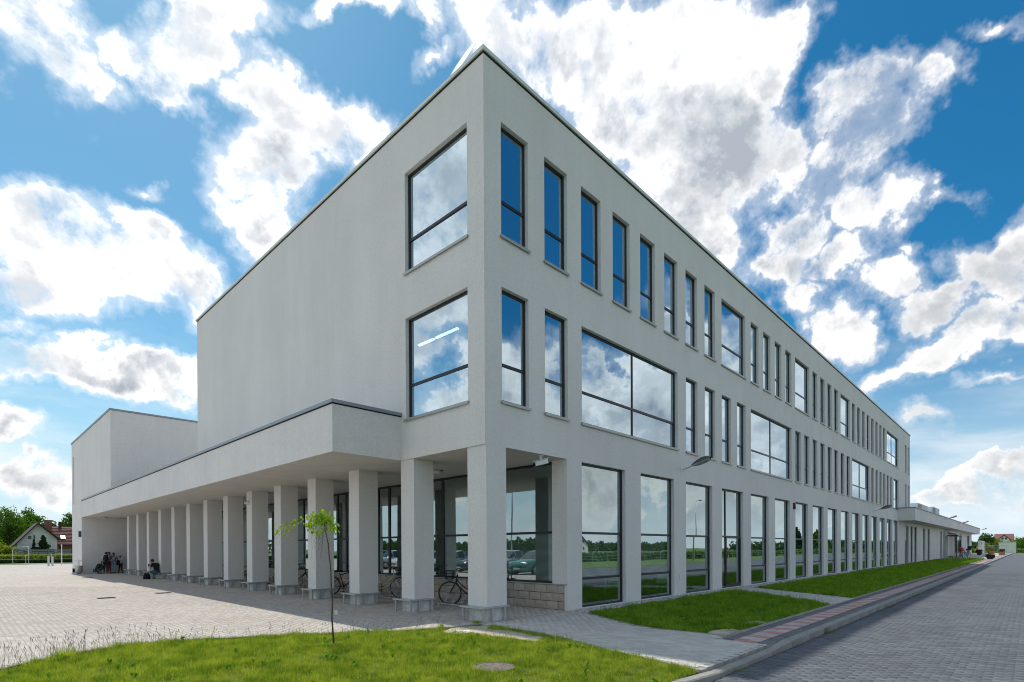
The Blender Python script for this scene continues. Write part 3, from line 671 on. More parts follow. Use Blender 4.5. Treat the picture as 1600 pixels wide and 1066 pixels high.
# soffit, canopy
CX0, CY0, CY1, CZ0, CZ1 = -1.91, 3.16, 38.75, 3.9, 5.02
w = MB(); w.quad((0, 0, 3.9), (2.95, 0, 3.9), (2.95, CY0, 3.9), (0, CY0, 3.9)); w.quad((CX0, CY0, 3.9), (2.95, CY0, 3.9), (2.95, CY1, 3.9), (CX0, CY1, 3.9)); build(w, 'soffit', 'soffit', school)
w = MB(); w.quad((CX0, CY0, CZ0), (0, CY0, CZ0), (0, CY0, CZ1), (CX0, CY0, CZ1)); w.quad((CX0, CY0, CZ0), (CX0, CY1, CZ0), (CX0, CY1, CZ1), (CX0, CY0, CZ1))
w.quad((CX0, CY1, CZ0), (3, CY1, CZ0), (3, CY1, CZ1), (CX0, CY1, CZ1)); build(w, 'canopy_fascia', 'stucco', school)
w = MB(); w.quad((CX0, CY0, CZ1-.05), (0, CY0, CZ1-.05), (0, YE, CZ1-.05), (CX0, YE, CZ1-.05)); w.quad((CX0, YE, CZ1-.05), (20, YE, CZ1-.05), (20, 43, CZ1-.05), (CX0, 43, CZ1-.05)); build(w, 'canopy_roof', 'cap_grey', school)
a = MB(); a.box(CX0-.04, -.003, CY0-.04, CY0+.2, CZ1+.02, CZ1+.10); a.box(CX0-.04, CX0+.25, CY0+.2, CY1-.02, CZ1+.02, CZ1+.10)
g_ = MB(); g_.box(CX0-.012, -.002, CY0-.012, CY0+.18, CZ1-.006, CZ1+.02); g_.box(CX0-.012, CX0+.2, CY0+.18, CY1-.03, CZ1-.006, CZ1+.02)  # black strip painted in as the shade under the canopy cap
build(a, 'canopy_cap', 'cap_grey', school); build(g_, 'shadow_gap', 'black', school)
# wall under the canopy's far end, pier by the corner
w = MB(); w.quad((CX0, CY1-.03, 0), (.95, CY1-.03, 0), (.95, CY1-.03, 3.9), (CX0, CY1-.03, 3.9)); w.quad((CX0, CY1-.03, 0), (CX0, 43, 0), (CX0, 43, 5), (CX0, CY1-.03, 5)); w.quad((.95, CY1-.03, 0), (.95, CY1+.3, 0), (.95, CY1+.3, 3.9), (.95, CY1-.03, 3.9)); build(w, 'end_wall', 'stucco', school)
w = MB(); w.box(.97, 2.95, CY1+.12, CY1+.16, 0, 3.9); build(w, 'entrance_glazing', 'darkglass', school)
w = MB()
for x in (1.0, 1.6, 2.2, 2.85): w.box(x-.03, x+.03, CY1+.06, CY1+.12, 0, 3.9)
w.box(.97, 2.95, CY1+.06, CY1+.115, 2.3, 2.36); build(w, 'entrance_frame', 'anthracite', school)
w = MB(); w.quad((2.87, 0, 0), (2.87, .1, 0), (2.87, .1, .66), (2.87, 0, .66)); w.quad((2.87, 0, .66), (2.87, .5, .66), (2.87, .5, 3.9), (2.87, 0, 3.9)); w.quad((2.87, .5, .66), (3.1, .5, .66), (3.1, .5, 3.9), (2.87, .5, 3.9)); build(w, 'corner_pier', 'stucco', school)

# windows: frame > pane, sill
_cache = {}
def win_mesh(kind, W, H, trans, muls, fr=.055, dp=.06):
    key = (kind, round(W, 3), round(H, 3), tuple(trans), tuple(muls))
    if key in _cache: return _cache[key]
    b = MB(); b.box(0, fr, 0, dp, 0, H); b.box(W-fr, W, 0, dp, 0, H); b.box(fr, W-fr, 0, dp, 0, fr); b.box(fr, W-fr, 0, dp, H-fr, H)
    for z in trans: b.box(fr, W-fr, .002, dp-.002, z-fr*.6, z+fr*.6)
    for x in muls:
        zz = [fr]+[z for t in trans for z in (t-fr*.6, t+fr*.6)]+[H-fr]
        for i in range(0, len(zz), 2): b.box(x-fr*.6, x+fr*.6, .004, dp-.004, zz[i], zz[i+1])
    zz = [fr]+[z for t in trans for z in (t-fr*.6, t+fr*.6)]+[H-fr]; xx = [fr]+[x for t in muls for x in (t-fr*.6, t+fr*.6)]+[W-fr]
    panes = []
    for i in range(0, len(zz), 2):
        for j in range(0, len(xx), 2):
            q = MB(); q.quad((xx[j]-.002, 0, zz[i]-.002), (xx[j+1]+.002, 0, zz[i]-.002), (xx[j+1]+.002, 0, zz[i+1]+.002), (xx[j]-.002, 0, zz[i+1]+.002)); panes.append(q.mesh('pane', 'glass' if kind == 'up' else 'glass_low'))
    s = MB(); s.box(-.04, W+.04, -.15, -.01, -.045, -.012); s.box(-.04, W+.04, -.155, -.1501, -.075, -.012)
    r = (b.mesh('window', 'anthracite'), panes, s.mesh('sill', 'sill')); _cache[key] = r; return r
def window(kind, loc, rz, W, H, trans, muls=(), sill=True, parent=school, nm='window'):
    fm, pm, sm = win_mesh(kind, W, H, trans, muls)
    o = link(nm, fm, parent, loc, (0, 0, rz))
    for p in pm: q = link('pane', p, o, (0, .025, 0), (random.uniform(-.0022, .0022), 0, random.uniform(-.003, .003)))
    if sill: link('sill', sm, o)
    return o
for lst, zb, zt in ((top, B2, T2), (mid, B1, T1)):
    for k, n in lst:
        a_, b_ = span(k, n); H = zt-zb; muls = ((b_-a_)/2,) if n == 4 else ()
        window('up', (a_, .105, zb), 0, b_-a_, H, (H*.335,), muls)
for zb, zt in ((B2, T2), (B1, T1)):   # side facing the plaza
    H = zt-zb; window('up', (.105, 2.95, zb), -PI/2, 2.4, H, (H*.335,))
for j, (a_, b_) in enumerate(gnd):
    if j != 3: window('low', (a_, .112, .02), 0, b_-a_, T0-.02, (.77, 2.0), sill=False)
# glazed door in the fourth opening
a_, b_ = gnd[3]
o = window('low', (a_, .112, .02), 0, b_-a_, T0-.02, (2.02,), (.62,), sill=False, nm='door')
h = MB(); h.tube([(.72, -.06, .9), (.72, -.06, 1.3)], .014, 8); build(h, 'handle', 'galv', o)
h = MB(); h.box(.6, 2.12, -.012, -.001, .06, .14); h.box(.645, .70, -.012, -.001, .14, 1.95); h.box(2.06, 2.12, -.012, -.001, .14, 1.95); h.box(.6, 2.12, -.012, -.001, 1.95, 2.0); build(h, 'door_leaf', 'anthracite', o)
window('low', (54.0, .112, .02), 0, 2.3, 3.58, (2.1,), (1.1,), sill=False)
# glass wall of the colonnade: bays of 3.1 m, then the block plinth
ymul = [.5, 2.5, 5.16, 8.26, 11.35, 14.45, 17.55, 20.65, 23.75, 26.85, 29.95, 33.05, 36.2, 38.5]
for a_, b_ in zip(ymul[:-1], ymul[1:]):
    L_ = b_-a_; mu = (L_-.72,) if L_ > 2.5 else ()
    window('low', (2.95, b_, .68), -PI/2, L_-.004, 3.2, (1.35,), mu, sill=False)
pl = MB(); pl.box(2.90, 2.955, .1, 38.6, 0, .655); build(pl, 'plinth', 'plinth_joint', school)
pl = MB(); pl.box(2.84, 2.96, .0021, 38.6, .657, .685); build(pl, 'plinth_coping', 'sill', school)
bm_ = box_mesh('concrete_block', .392, .03, .206, 'block')
def rough_block():
    b = MB(); nx, nz = 5, 3; W, H = .384, .201
    for i in range(nx+1):
        for k in range(nz+1):
            ed = i in (0, nx) or k in (0, nz); b.v.append((-(0.0 if ed else random.uniform(.012, .022)), (i/nx-.5)*W, k/nz*H))
    for i in range(nx):
        for k in range(nz): n = i*(nz+1)+k; b.f.append((n, n+nz+1, n+nz+2, n+1)); b.mi.append(0)
    b.quad((0, -W/2, 0), (.03, -W/2, 0), (.03, -W/2, H), (0, -W/2, H)); b.quad((0, W/2, 0), (.03, W/2, 0), (.03, W/2, H), (0, W/2, H)); b.quad((0, -W/2, H), (.03, -W/2, H), (.03, W/2, H), (0, W/2, H))
    return b.mesh('concrete_block', 'block')
rbs = [rough_block() for _ in range(6)]
cnt = 0
for r in range(3):
    y = .12+.2+(0 if r % 2 else .2)
    if r % 2 == 0:
        hb = link('concrete_block', rbs[0], school, (2.875, .12+.098, .012+r*.2155)); hb.scale = (1, .47, 1); cnt += 1
    while y < 38.3 and cnt < 288: link('concrete_block', random.choice(rbs), school, (2.875, y, .012+r*.2155)); y += .4; cnt += 1
# interiors: slabs, partitions, a back wall, blinds, curtains, lit tubes
w = MB(); w.box(.32, XE-.1, .32, YE-.1, 4.0, 4.45); w.box(.32, XE-.1, .32, YE-.1, 8.0, 8.25); w.box(3.2, XE-.1, .32, YE-.1, -.05, .03); w.box(3.2, 12, YE-.1, 38.5, -.05, .03); w.box(.32, XE-.1, .32, YE-.1, 11.7, 11.75); w.box(2.98, 14, YE, 38.6, 3.95, 4.0)
build(w, 'floor_slab', 'interior_floor', school)
w = MB()
for x in (9.2, 15.2, 24.2, 33.2, 39.2, 48.1):
    w.box(x-.06, x+.06, .34, 6.4, 4.46, 7.99); w.box(x-.06, x+.06, .34, 6.4, 8.26, 11.69)
w.box(.4, XE-.2, 6.4, 6.5, 4.46, 7.99); w.box(.4, XE-.2, 6.4, 6.5, 8.26, 11.69)
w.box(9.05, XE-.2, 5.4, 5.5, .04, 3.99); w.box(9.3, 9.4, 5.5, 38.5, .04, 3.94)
build(w, 'partition_wall', 'interior', school)
w = MB()
for y0, y1 in ((.40, .5),):
    pass
for j in (0, 1, 2):
    a_, b_ = gnd[j]; n = 40 if j < 2 else 0; bl = MB()
    for k in range(n): z = .84+k*.0292; bl.quad((a_+.07, .29, z), (b_-.07, .29, z), (b_-.07, .308, z+.013), (a_+.07, .308, z+.013))
    if n: stuff(build(bl, 'venetian_blind', 'blind', school))
bl = MB()
for k in range(44): z = .76+k*.0292; bl.quad((3.05, .6, z), (3.05, 5.1, z), (3.068, 5.1, z+.013), (3.068, .6, z+.013))
stuff(build(bl, 'venetian_blind', 'blind', school))
def curtain(p0, p1, z0, z1, n=60):
    b = MB(); p0 = Vector(p0); p1 = Vector(p1); d = (p1-p0); nn = Vector((-d.y, d.x)).normalized()
    pts = [p0+d*(i/n)+nn*.05*math.sin(i*1.9+.6*math.sin(i*.7)) for i in range(n+1)]
    for i in range(n):
        zt = z1+.25*math.sin(i*.9)*math.sin(i*.23)
        if math.sin(i*1.3+2*math.sin(i*.31)) > .55: continue
        b.quad((pts[i].x, pts[i].y, z0), (pts[i+1].x, pts[i+1].y, z0), (pts[i+1].x, pts[i+1].y, zt), (pts[i].x, pts[i].y, zt))
    return b
build(curtain((.45, 3.0), (.45, .5), 4.98, 6.3), 'curtain', 'curtain', school)
build(curtain((.5, .45), (3.2, .45), 4.98, 6.1), 'curtain', 'curtain', school)
for (x, y0, y1) in ((1.17, 2.26, 3.2), (1.17, 3.28, 3.98)): t = MB(); t.box(x-.04, x+.04, y0, y1, 7.38, 7.42); build(t, 'ceiling_light', 'tube', school)
# desks seen low behind the glass
for j, cx_ in enumerate((4.3, 6.9, 7.9, 10.2)):
    d_ = thing('desk', ['pale green desk panel standing behind the ground floor window nearest the corner pier', 'pale desk panel on steel legs behind the second ground floor window', 'low dark seat by the second ground floor window', 'pale desk panel behind the third ground floor window'][j], 'desk', (cx_, 1.3, .03))
    t = MB(); t.box(-.45, .45, -.02, .02, .28, .62); t.box(-.45, .45, .0201, .5, .6, .62); build(t, 'panel', ['blind', 'blind', 'blue_sign', 'blind'][j], d_)
    for s in (-1, 1): t = MB(); t.tube([(s*.38, .02, 0), (s*.38, .02, .3)], .015, 6); build(t, 'leg', 'galv', d_)

# columns with a recessed concrete base
colm = MB(); colm.box(0, .62, 0, .56, .30, 3.9); colm = colm.mesh('column', 'stucco')
cbm = MB(); cbm.box(.012, .608, .012, .548, 0, .30); cbm = cbm.mesh('column_base', 'base_conc')
YC = [2.665*i for i in range(14)]
for i, y in enumerate(YC):
    o = link('column', colm, school, (.03, y+.002, 0))
    if i == 0: o.scale = (1.0, 1.1, 1)
    c_ = link('column_base', cbm, o)
ordn = ['nearest', 'second', 'third', 'fourth', 'fifth', 'sixth', 'seventh', 'eighth', 'ninth', 'tenth', 'eleventh', 'twelfth', 'thirteenth', 'farthest']
# galvanised seat frames round the columns
def make_seat():
    r = thing('column_seat', 'x', 'bench', (0, 0, 0), 0, 'galvanised seats round the columns')
    t = MB(); t.box(-.19, -.001, -.07, .70, .30, .335); t.box(-.0009, .64, -.07, -.001, .30, .335); build(t, 'seat', 'galv', r)
    for x, y in ((-.14, -.03), (-.14, .62), (.5, -.04), (.12, -.04)):
        t = MB(); t.box(x-.02, x+.02, y-.02, y+.02, .008, .299); t.box(x-.045, x+.045, y-.04, y+.04, 0, .008); build(t, 'leg', 'galv', r)
    return r
s0 = make_seat()
for i, y in enumerate(YC):
    r = s0 if i == 0 else copy_tree(s0)
    r.location = (.03, y, 0)
    r['label'] = f'low galvanised steel seat wrapped round the {ordn[i]} colonnade column from the near corner' if i not in (0, 13) else ('low galvanised steel seat wrapped round the big corner column' if i == 0 else 'low galvanised steel seat at the last colonnade column by the entrance')

# tower block at the far left end
tower = thing('hall_block', 'lower windowless grey hall block standing beyond the far end of the colonnade', 'building', (0, 0, 0))
TX0, TY0, TY1, TZ = -1.88, 28.9, 43.3, 9.55
w = MB(); w.quad((TX0, TY0, 5.0), (TX0, CY1+.01, 5.0), (TX0, CY1+.01, TZ), (TX0, TY0, TZ))
w.quad((TX0, CY1+.01, 0.), (TX0, 42.25, 0.), (TX0, 42.25, TZ), (TX0, CY1+.01, TZ)); w.quad((TX0, 42.25, 0), (TX0, 42.55, 0), (TX0, 42.55, 4.2), (TX0, 42.25, 4.2)); w.quad((TX0, 42.25, 8.5), (TX0, 42.55, 8.5), (TX0, 42.55, TZ), (TX0, 42.25, TZ)); w.quad((TX0, 42.55, 0), (TX0, TY1, 0), (TX0, TY1, TZ), (TX0, 42.55, TZ))
w.quad((TX0, TY0, 5.0), (22, TY0, 5.0), (22, TY0, TZ), (TX0, TY0, TZ)); w.quad((TX0, TY1, 0), (22, TY1, 0), (22, TY1, TZ), (TX0, TY1, TZ)); w.quad((TX0, TY0, TZ), (22, TY0, TZ), (22, TY1, TZ), (TX0, TY1, TZ))
w.quad((TX0, 42.25, 4.2), (TX0+.2, 42.25, 4.2), (TX0+.2, 42.25, 8.5), (TX0, 42.25, 8.5)); w.quad((TX0, 42.55, 4.2), (TX0+.2, 42.55, 4.2), (TX0+.2, 42.55, 8.5), (TX0, 42.55, 8.5))
build(w, 'wall', 'stucco', tower)
w = MB(); w.quad((TX0+.18, 42.25, 4.2), (TX0+.18, 42.55, 4.2), (TX0+.18, 42.55, 8.5), (TX0+.18, 42.25, 8.5)); build(w, 'slit_window', 'darkglass', tower)
w = MB(); w.box(TX0-.05, TX0+.3, TY0-.05, TY1+.05, TZ+.01, TZ+.10); w.box(TX0+.3001, 22, TY0-.05, TY0+.3, TZ+.01, TZ+.10); build(w, 'roof_cap', 'cap_grey', tower)
w = MB(); w.box(TX0-.03, TX0+.0, CY1+.3, 43.3, -.01, .28); build(w, 'plinth_strip', 'base_conc', tower)

# low annex to the right
annex = thing('annex', 'low pale annex with a deep overhanging fascia at the long block far end', 'building')
AX1 = 132.5
w = MB(); aops = [(a_, b_, .02, 3.6) for a_, b_ in ann[1:]]+[(90.6, 102.8, 0, 3.6)]
wall_cells(w, PR, XE+.001, AX1, 0, 3.91, aops, .12); w.quad((AX1, 0, 0), (AX1, 12, 0), (AX1, 12, 5), (AX1, 0, 5)); build(w, 'wall', 'stucco', annex)
w = MB(); w.quad((50.5, -1.23, 3.91), (AX1, -1.23, 3.91), (AX1, -.004, 3.91), (50.5, -.004, 3.91)); build(w, 'soffit', 'soffit', annex)
for x0, x1 in ((50.5, 60.2), (60.22, 76), (76.02, 95), (95.02, 114), (114.02, AX1)):
    w = MB(); w.box(x0, x1-.02, -1.23, -1.15, 3.915, 5.0); 
    if x0 == 50.5: w.box(50.5, 50.58, -1.149, -.003, 3.915, 5.0)
    build(w, 'fascia_panel', 'stucco', annex)
w = MB(); w.box(50.45, AX1+.05, -1.29, -1.05, 5.012, 5.09); w.box(50.45, 50.75, -1.049, -.004, 5.012, 5.09); build(w, 'fascia_cap', 'cap_grey', annex)
w = MB(); w.quad((50.6, -1.2, 4.98), (AX1, -1.2, 4.98), (AX1, -.01, 4.98), (50.6, -.01, 4.98)); w.quad((XE+.01, 0, 4.98), (AX1, 0, 4.98), (AX1, 12, 4.98), (XE+.01, 12, 4.98)); build(w, 'roof', 'cap_grey', annex)
for a_, b_ in ann[1:]: window('low', (a_, .105, .02), 0, b_-a_, 3.58, (2.1,), ((b_-a_)/2,), sill=False, parent=annex)
w = MB(); w.quad((90.6, .9, 0), (102.8, .9, 0), (102.8, .9, 3.6), (90.6, .9, 3.6)); w.quad((102.8, .25, 0), (102.8, .9, 0), (102.8, .9, 3.6), (102.8, .25, 3.6)); build(w, 'recess_wall', 'stucco', annex)
w = MB(); w.box(92.5, 97, .85, .895, 0, 2.3); build(w, 'door', 'anthracite', annex)
w = MB(); w.box(92.5, 98, .7, .849, 2.5, 3.1); build(w, 'door_sign', 'white', annex)
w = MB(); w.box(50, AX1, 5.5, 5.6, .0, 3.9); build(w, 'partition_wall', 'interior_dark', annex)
low = thing('side_wall', 'low white wall with a small dark opening just beyond the annex end', 'wall', (134, -1.2, 0))
w = MB(); w.box(0, 14, 0, .3, 0, 2.7); build(w, 'wall', 'whitewall', low); w = MB(); w.box(1.5, 6, -.02, -.001, 1.9, 2.4); build(w, 'opening', 'darkglass', low)
for i, (x0, x1, z1, lab) in enumerate(((87.5, 98.5, 7.9, 'larger blue grey sheet metal ventilation box on the annex roof'), (103.5, 113.5, 8.2, 'smaller blue grey sheet metal ventilation box farther along the annex roof'))):
    t = thing('roof_vent', lab, 'roof vent', ((x0+x1)/2, 3.2, 4.98), 0, 'ventilation boxes on the annex roof')
    w = MB(); hw = (x1-x0)/2; zz = z1-4.98
    w.extr([(-hw-2, 0, 0), (hw, 0, 0), (hw, 0, zz), (-hw+1.5, 0, zz), (-hw-.6, 0, zz-.7)], (0, 0, 0), (0, 2.2, 0)); build(w, 'casing', 'hvac', t)
    w = MB()
    for k in range(6): w.box(-hw+1.2+k*.6, -hw+1.26+k*.6, -.03, -.002, .2, zz-.15)
    build(w, 'ribs', 'cap_grey', t)

# ------------------------------------------------------------------ fixtures
def wall_lamp(x, y, z, lab, yaw=0., s=1., mt='steel_dark'):
    t = thing('wall_lamp', lab, 'lamp', (x, y, z), yaw, 'street lamp heads on wall brackets')
    b = MB(); b.box(-.05*s, .05*s, -.02, -.002, -.14*s, .14*s); b.box(-.03*s, .03*s, -.07, -.0201, -.06*s, .06*s); build(b, 'wall_plate', 'white', t)
    b = MB(); b.tube([(0, -.05, 0), (0, -.5*s, .14*s)], .02*s, 8); build(b, 'arm', 'galv', t)
    def shell(top_):
        b = MB(); N = 10; prof = [(.42, .05), (.5, .085), (.62, .13), (.78, .155), (.92, .15), (1.04, .12), (1.12, .05)]
        n0 = 0
        for (d, w_) in prof:
            zc = .12+(d-.42)*.26; hh = (.13 if top_ else -.07)*(w_/.12)
            for k in range(N+1): q = PI*k/N; b.v.append((w_*math.cos(q)*s, -d*s, (zc+hh*math.sin(q))*s))
        for i in range(len(prof)-1):
            for k in range(N): b.f.append((i*(N+1)+k, i*(N+1)+k+1, (i+1)*(N+1)+k+1, (i+1)*(N+1)+k)); b.mi.append(0)
        return b
    build(shell(True), 'lamp_housing', mt, t, smooth=True); build(shell(False), 'lamp_glass', 'galv', t, smooth=True)
    return t
wall_lamp(9.12, 0, 4.24, 'grey street lamp head on a bracket above the near ground floor windows', 0, .92, 'lamp_grey')
wall_lamp(40.2, 0, 4.30, 'street lamp head on a bracket near the far end of the long facade', 0, 1.0, 'lamp_grey')
wall_lamp(73.0, -1.23, 4.8, 'pale street lamp head on the annex fascia, nearer of the fascia lamps', 0, 1.0, 'cap_grey')
wall_lamp(89.0, -1.23, 4.7, 'pale street lamp head on the annex fascia, middle one', 0, 1.0, 'cap_grey')
wall_lamp(131.0, -1.23, 4.7, 'pale lamp head at the very end of the annex fascia', 0, 1.0, 'cap_grey')
def cctv(loc, rz, lab, s=1.):
    t = thing('security_camera', lab, 'camera', loc, rz, 'security cameras under the canopy')
    b = MB(); b.lathe([(.06*s, 0), (.06*s, -.02*s), (.03*s, -.03*s), (.02*s, -.11*s)], (0, 0, 0), 12); build(b, 'mount', 'white', t)
    b = MB(); b.bar((-.12*s, 0, -.18*s), (.14*s, 0, -.11*s), .09*s, .085*s); b.bar((-.16*s, 0, -.135*s), (.16*s, 0, -.05*s), .11*s, .012*s); build(b, 'camera_body', 'white', t)
    b = MB(); b.bar((-.135*s, 0, -.184*s), (-.119*s, 0, -.179*s), .06*s, .06*s); build(b, 'lens', 'black', t); return t
cctv((1.98, .12, 3.898), math.radians(-30), 'white bullet security camera under the soffit beside the corner column', 1.25)
cctv((-.02, 13.6, 3.55), math.radians(150), 'small white security camera beside a colonnade column, farther along', .9)
for i, (x, y) in enumerate(((1.74, 3.9), (1.43, 12.9), (-.87, 37.2), (1.5, 21.5), (1.5, 30))):
    t = thing('ceiling_lamp', ['round flat lamp on the soffit behind the second column', 'round flat lamp on the soffit behind the sixth column', 'round flat lamp on the soffit above the group of pupils', 'round flat lamp on the soffit halfway down the colonnade', 'round flat lamp on the soffit towards the entrance'][i], 'lamp', (x, y, 3.898), 0, 'round lamps on the soffit')
    b = MB(); b.lathe([(.17, 0), (.18, -.03), (.16, -.05)], (0, 0, 0), 20); build(b, 'rim', 'galv', t); b = MB(); b.lathe([(.155, -.0505), (.13, -.08), (.05, -.095)], (0, 0, 0), 20); build(b, 'diffuser', 'white', t, smooth=True)
b = MB(); b.box(21.07, 21.18, -.1, -.002, 3.5, 3.82); o = thing('alarm_box', 'small dark red alarm box high on a pier between ground floor windows', 'alarm', (0, 0, 0)); build(b, 'casing', mat('dark_red', (.14, .015, .02), .4), o)
b = MB(); b.box(21.09, 21.16, -.115, -.1001, 3.54, 3.62); build(b, 'lens', 'red', o)
o = thing('wall_sign', 'small blue grey sign plate projecting from the hall block corner', 'sign', (-1.95, 38.9, 2.75)); b = MB(); b.box(-.12, .03, -.03, .03, -.2, .2); build(b, 'plate', 'blue_sign', o); b = MB(); b.box(-.122, .032, -.034, .034, -.22, -.201); build(b, 'frame', 'galv', o)
o = thing('wall_plate', 'small pale plate fixed low on the pier between the second and third windows', 'plate', (9.05, -.001, .62)); b = MB(); b.box(-.07, .07, -.012, 0, -.09, .09); build(b, 'plate', 'white', o)
# litter bin left of the hall block
o = thing('litter_bin', 'grey cylindrical litter bin under a round white top beside the hall block', 'litter bin', (-2.15, 38.2, 0)); o.scale = (.85, .85, .9)
b = MB(); b.lathe([(.16, 0), (.16, .06), (.24, .1), (.27, .62), (.27, .64)], (0, 0, 0), 18); build(b, 'bin_body', 'galv', o, smooth=True)
b = MB(); b.tube([(0, 0, .64), (0, 0, .98)], .03, 8); build(b, 'post', 'galv', o); b = MB(); b.lathe([(.38, .98), (.40, 1.0), (.36, 1.03)], (0, 0, 0), 20); build(b, 'lid', 'white', o)

# ------------------------------------------------------------------ bicycles
def bicycle(loc, yaw, lab, frame='steel_dark', basket=None, rack=True, lowstep=True, wheel_r=.34, group='bicycles parked in the racks', child_seat=False, fender='chrome', s=1.):
    """front wheel at +x"""
    t = thing('bicycle', lab, 'bicycle', loc, yaw, group); t.scale = (s, s, s)
    R = wheel_r; xf, xr = .54, -.52
    for x, nm in ((xf, 'front'), (xr, 'rear')):
        b = MB(); b.torus((0, 0, 0), (0, 1, 0), R-.018, .02, 30, 8); w_ = build(b, 'wheel', 'rubber', t, (x, 0, R), smooth=True)
        b = MB(); b.torus((0, 0, 0), (0, 1, 0), R-.042, .011, 30, 6); b.tube([(0, -.045, 0), (0, .045, 0)], .022, 8); build(b, 'rim', 'chrome', w_)
        b = MB()
        for k in range(18):
            a = 2*PI*k/18; b.tube([(.02*math.cos(a), (.025 if k % 2 else -.025), .02*math.sin(a)), ((R-.045)*math.cos(a+.15), 0, (R-.045)*math.sin(a+.15))], .0014, 3, False)
        build(b, 'spokes', 'chrome', w_)
    b = MB(); bb = (-.08, 0, .29); seat = (-.22, 0, .78); head0, head1 = (.36, 0, .66), (.32, 0, .86)
    if lowstep: b.tube([bb, (.10, 0, .36), (.27, 0, .52), head0], .021, 8); b.tube([(-.13, 0, .42), (.08, 0, .48), (.25, 0, .62), (.35, 0, .72)], .016, 8)
    else: b.tube([bb, head0], .020, 8); b.tube([(-.19, 0, .70), head1], .017, 8)
    b.tube([bb, seat], .017, 8); b.tube([head0, head1], .022, 8)
    for sy in (-.055, .055): b.tube([bb, (xr, sy, R)], .011, 6); b.tube([(-.18, 0, .62), (-.26, sy, .58), (xr, sy, R)], .009, 6)
    build(b, 'frame', frame, t, smooth=True)
    b = MB(); b.tube([(.37, 0, .64), (.40, -.05, .60), (.45, -.055, .5), (xf, -.055, R)], .012, 6); b.tube([(.40, .05, .60), (.45, .055, .5), (xf, .055, R)], .012, 6); build(b, 'fork', frame, t)
    b = MB(); b.tube([(.325, 0, .84), (.30, 0, 1.0)], .013, 8); b.tube([(.16, -.29, 1.02), (.25, -.24, 1.03), (.34, -.10, 1.03), (.33, 0, 1.0), (.34, .10, 1.03), (.25, .24, 1.03), (.16, .29, 1.02)], .012, 8); hb = build(b, 'handlebar', 'chrome', t, smooth=True)
    b = MB(); b.tube([(.07, -.30, 1.02), (.18, -.285, 1.02)], .019, 8); b.tube([(.07, .30, 1.02), (.18, .285, 1.02)], .019, 8); build(b, 'grip', 'rubber', hb)
    b = MB(); n0 = 0
    for x, w_, z in ((-.38, .10, .85), (-.30, .095, .862), (-.2, .05, .858), (-.10, .022, .85)):
        b.v += [(x, -w_, z-.02), (x, -w_*.7, z+.02), (x, w_*.7, z+.02), (x, w_, z-.02), (x, 0, z-.05)]
    for i in range(3):
        for k in range(5): k2 = (k+1) % 5; b.f.append((i*5+k, i*5+k2, i*5+5+k2, i*5+5+k)); b.mi.append(0)
    b.f += [(4, 3, 2, 1, 0), (15, 16, 17, 18, 19)]; b.mi += [0, 0]; sd = build(b, 'saddle', 'rubber', t, smooth=True)
    b = MB(); b.tube([(-.215, 0, .77), (-.245, 0, .83)], .013, 8); build(b, 'seat_post', 'chrome', sd)
    b = MB(); b.torus((bb[0], .06, bb[2]), (0, 1, 0), .085, .008, 20, 4); b.torus((bb[0], .06, bb[2]), (0, 1, 0), .03, .012, 12, 4)
    b.tube([(bb[0]-.02, .075, bb[2]+.01), (bb[0]-.03, .085, bb[2]-.17)], .009, 6); b.tube([(bb[0]+.02, -.075, bb[2]-.01), (bb[0]+.03, -.085, bb[2]+.17)], .009, 6)
    b.box(bb[0]-.08, bb[0]+.02, .085, .17, bb[2]-.185, bb[2]-.165); b.box(bb[0]-.02, bb[0]+.08, -.17, -.085, bb[2]+.165, bb[2]+.185); build(b, 'crank', 'steel_dark', t)
    b = MB(); b.bar((bb[0], .062, bb[2]+.085), (xr, .062, R+.045), .008, .008); b.bar((bb[0], .062, bb[2]-.085), (xr, .062, R-.045), .008, .008); build(b, 'chain', 'steel_dark', t)
    for x, a0, a1 in ((xf, 20, 150), (xr, 10, 165)):
        b = MB(); N = 14
        for i in range(N+1):
            a = math.radians(a0+(a1-a0)*i/N); b.v += [(x+(R+.022)*math.cos(a), -.028, R+(R+.022)*math.sin(a)), (x+(R+.030)*math.cos(a), 0, R+(R+.030)*math.sin(a)), (x+(R+.022)*math.cos(a), .028, R+(R+.022)*math.sin(a))]
        for i in range(N): b.f += [(3*i, 3*i+1, 3*i+4, 3*i+3), (3*i+1, 3*i+2, 3*i+5, 3*i+4)]; b.mi += [0, 0]
        build(b, 'mudguard', fender, t, smooth=True)
    if rack:
        b = MB()
        for sy in (-.05, .05): b.tube([(-.24, sy, .70), (-.70, sy, .72)], .007, 6); b.tube([(-.66, sy, .72), (xr, sy, R)], .006, 6)
        for x in (-.35, -.5, -.65): b.tube([(x, -.05, .715), (x, .05, .715)], .006, 6)
        build(b, 'carrier', 'steel_dark', t)
    if basket:
        b = MB(); x0, x1, z0, z1 = .42, .68, .74, .98
        def pt(u, v_, w_): e = .04*(1-w_); return (x0+e+(x1-x0-2*e)*u, (-.17+e)+(.34-2*e)*v_, z0+(z1-z0)*w_)
        for w_ in (0, .33, .66, 1): b.tube([pt(0,0,w_), pt(1,0,w_), pt(1,1,w_), pt(0,1,w_), pt(0,0,w_)], .007 if w_ == 1 else .004, 4)
        for k in range(9):
            q = k/8
            b.tube([pt(q,0,0), pt(q,0,1)], .0035, 4, False); b.tube([pt(q,1,0), pt(q,1,1)], .0035, 4, False); b.tube([pt(0,q,0), pt(0,q,1)], .0035, 4, False); b.tube([pt(1,q,0), pt(1,q,1)], .0035, 4, False); b.tube([pt(q,0,0), pt(q,1,0)], .0035, 4, False)
        build(b, 'basket', basket, t)
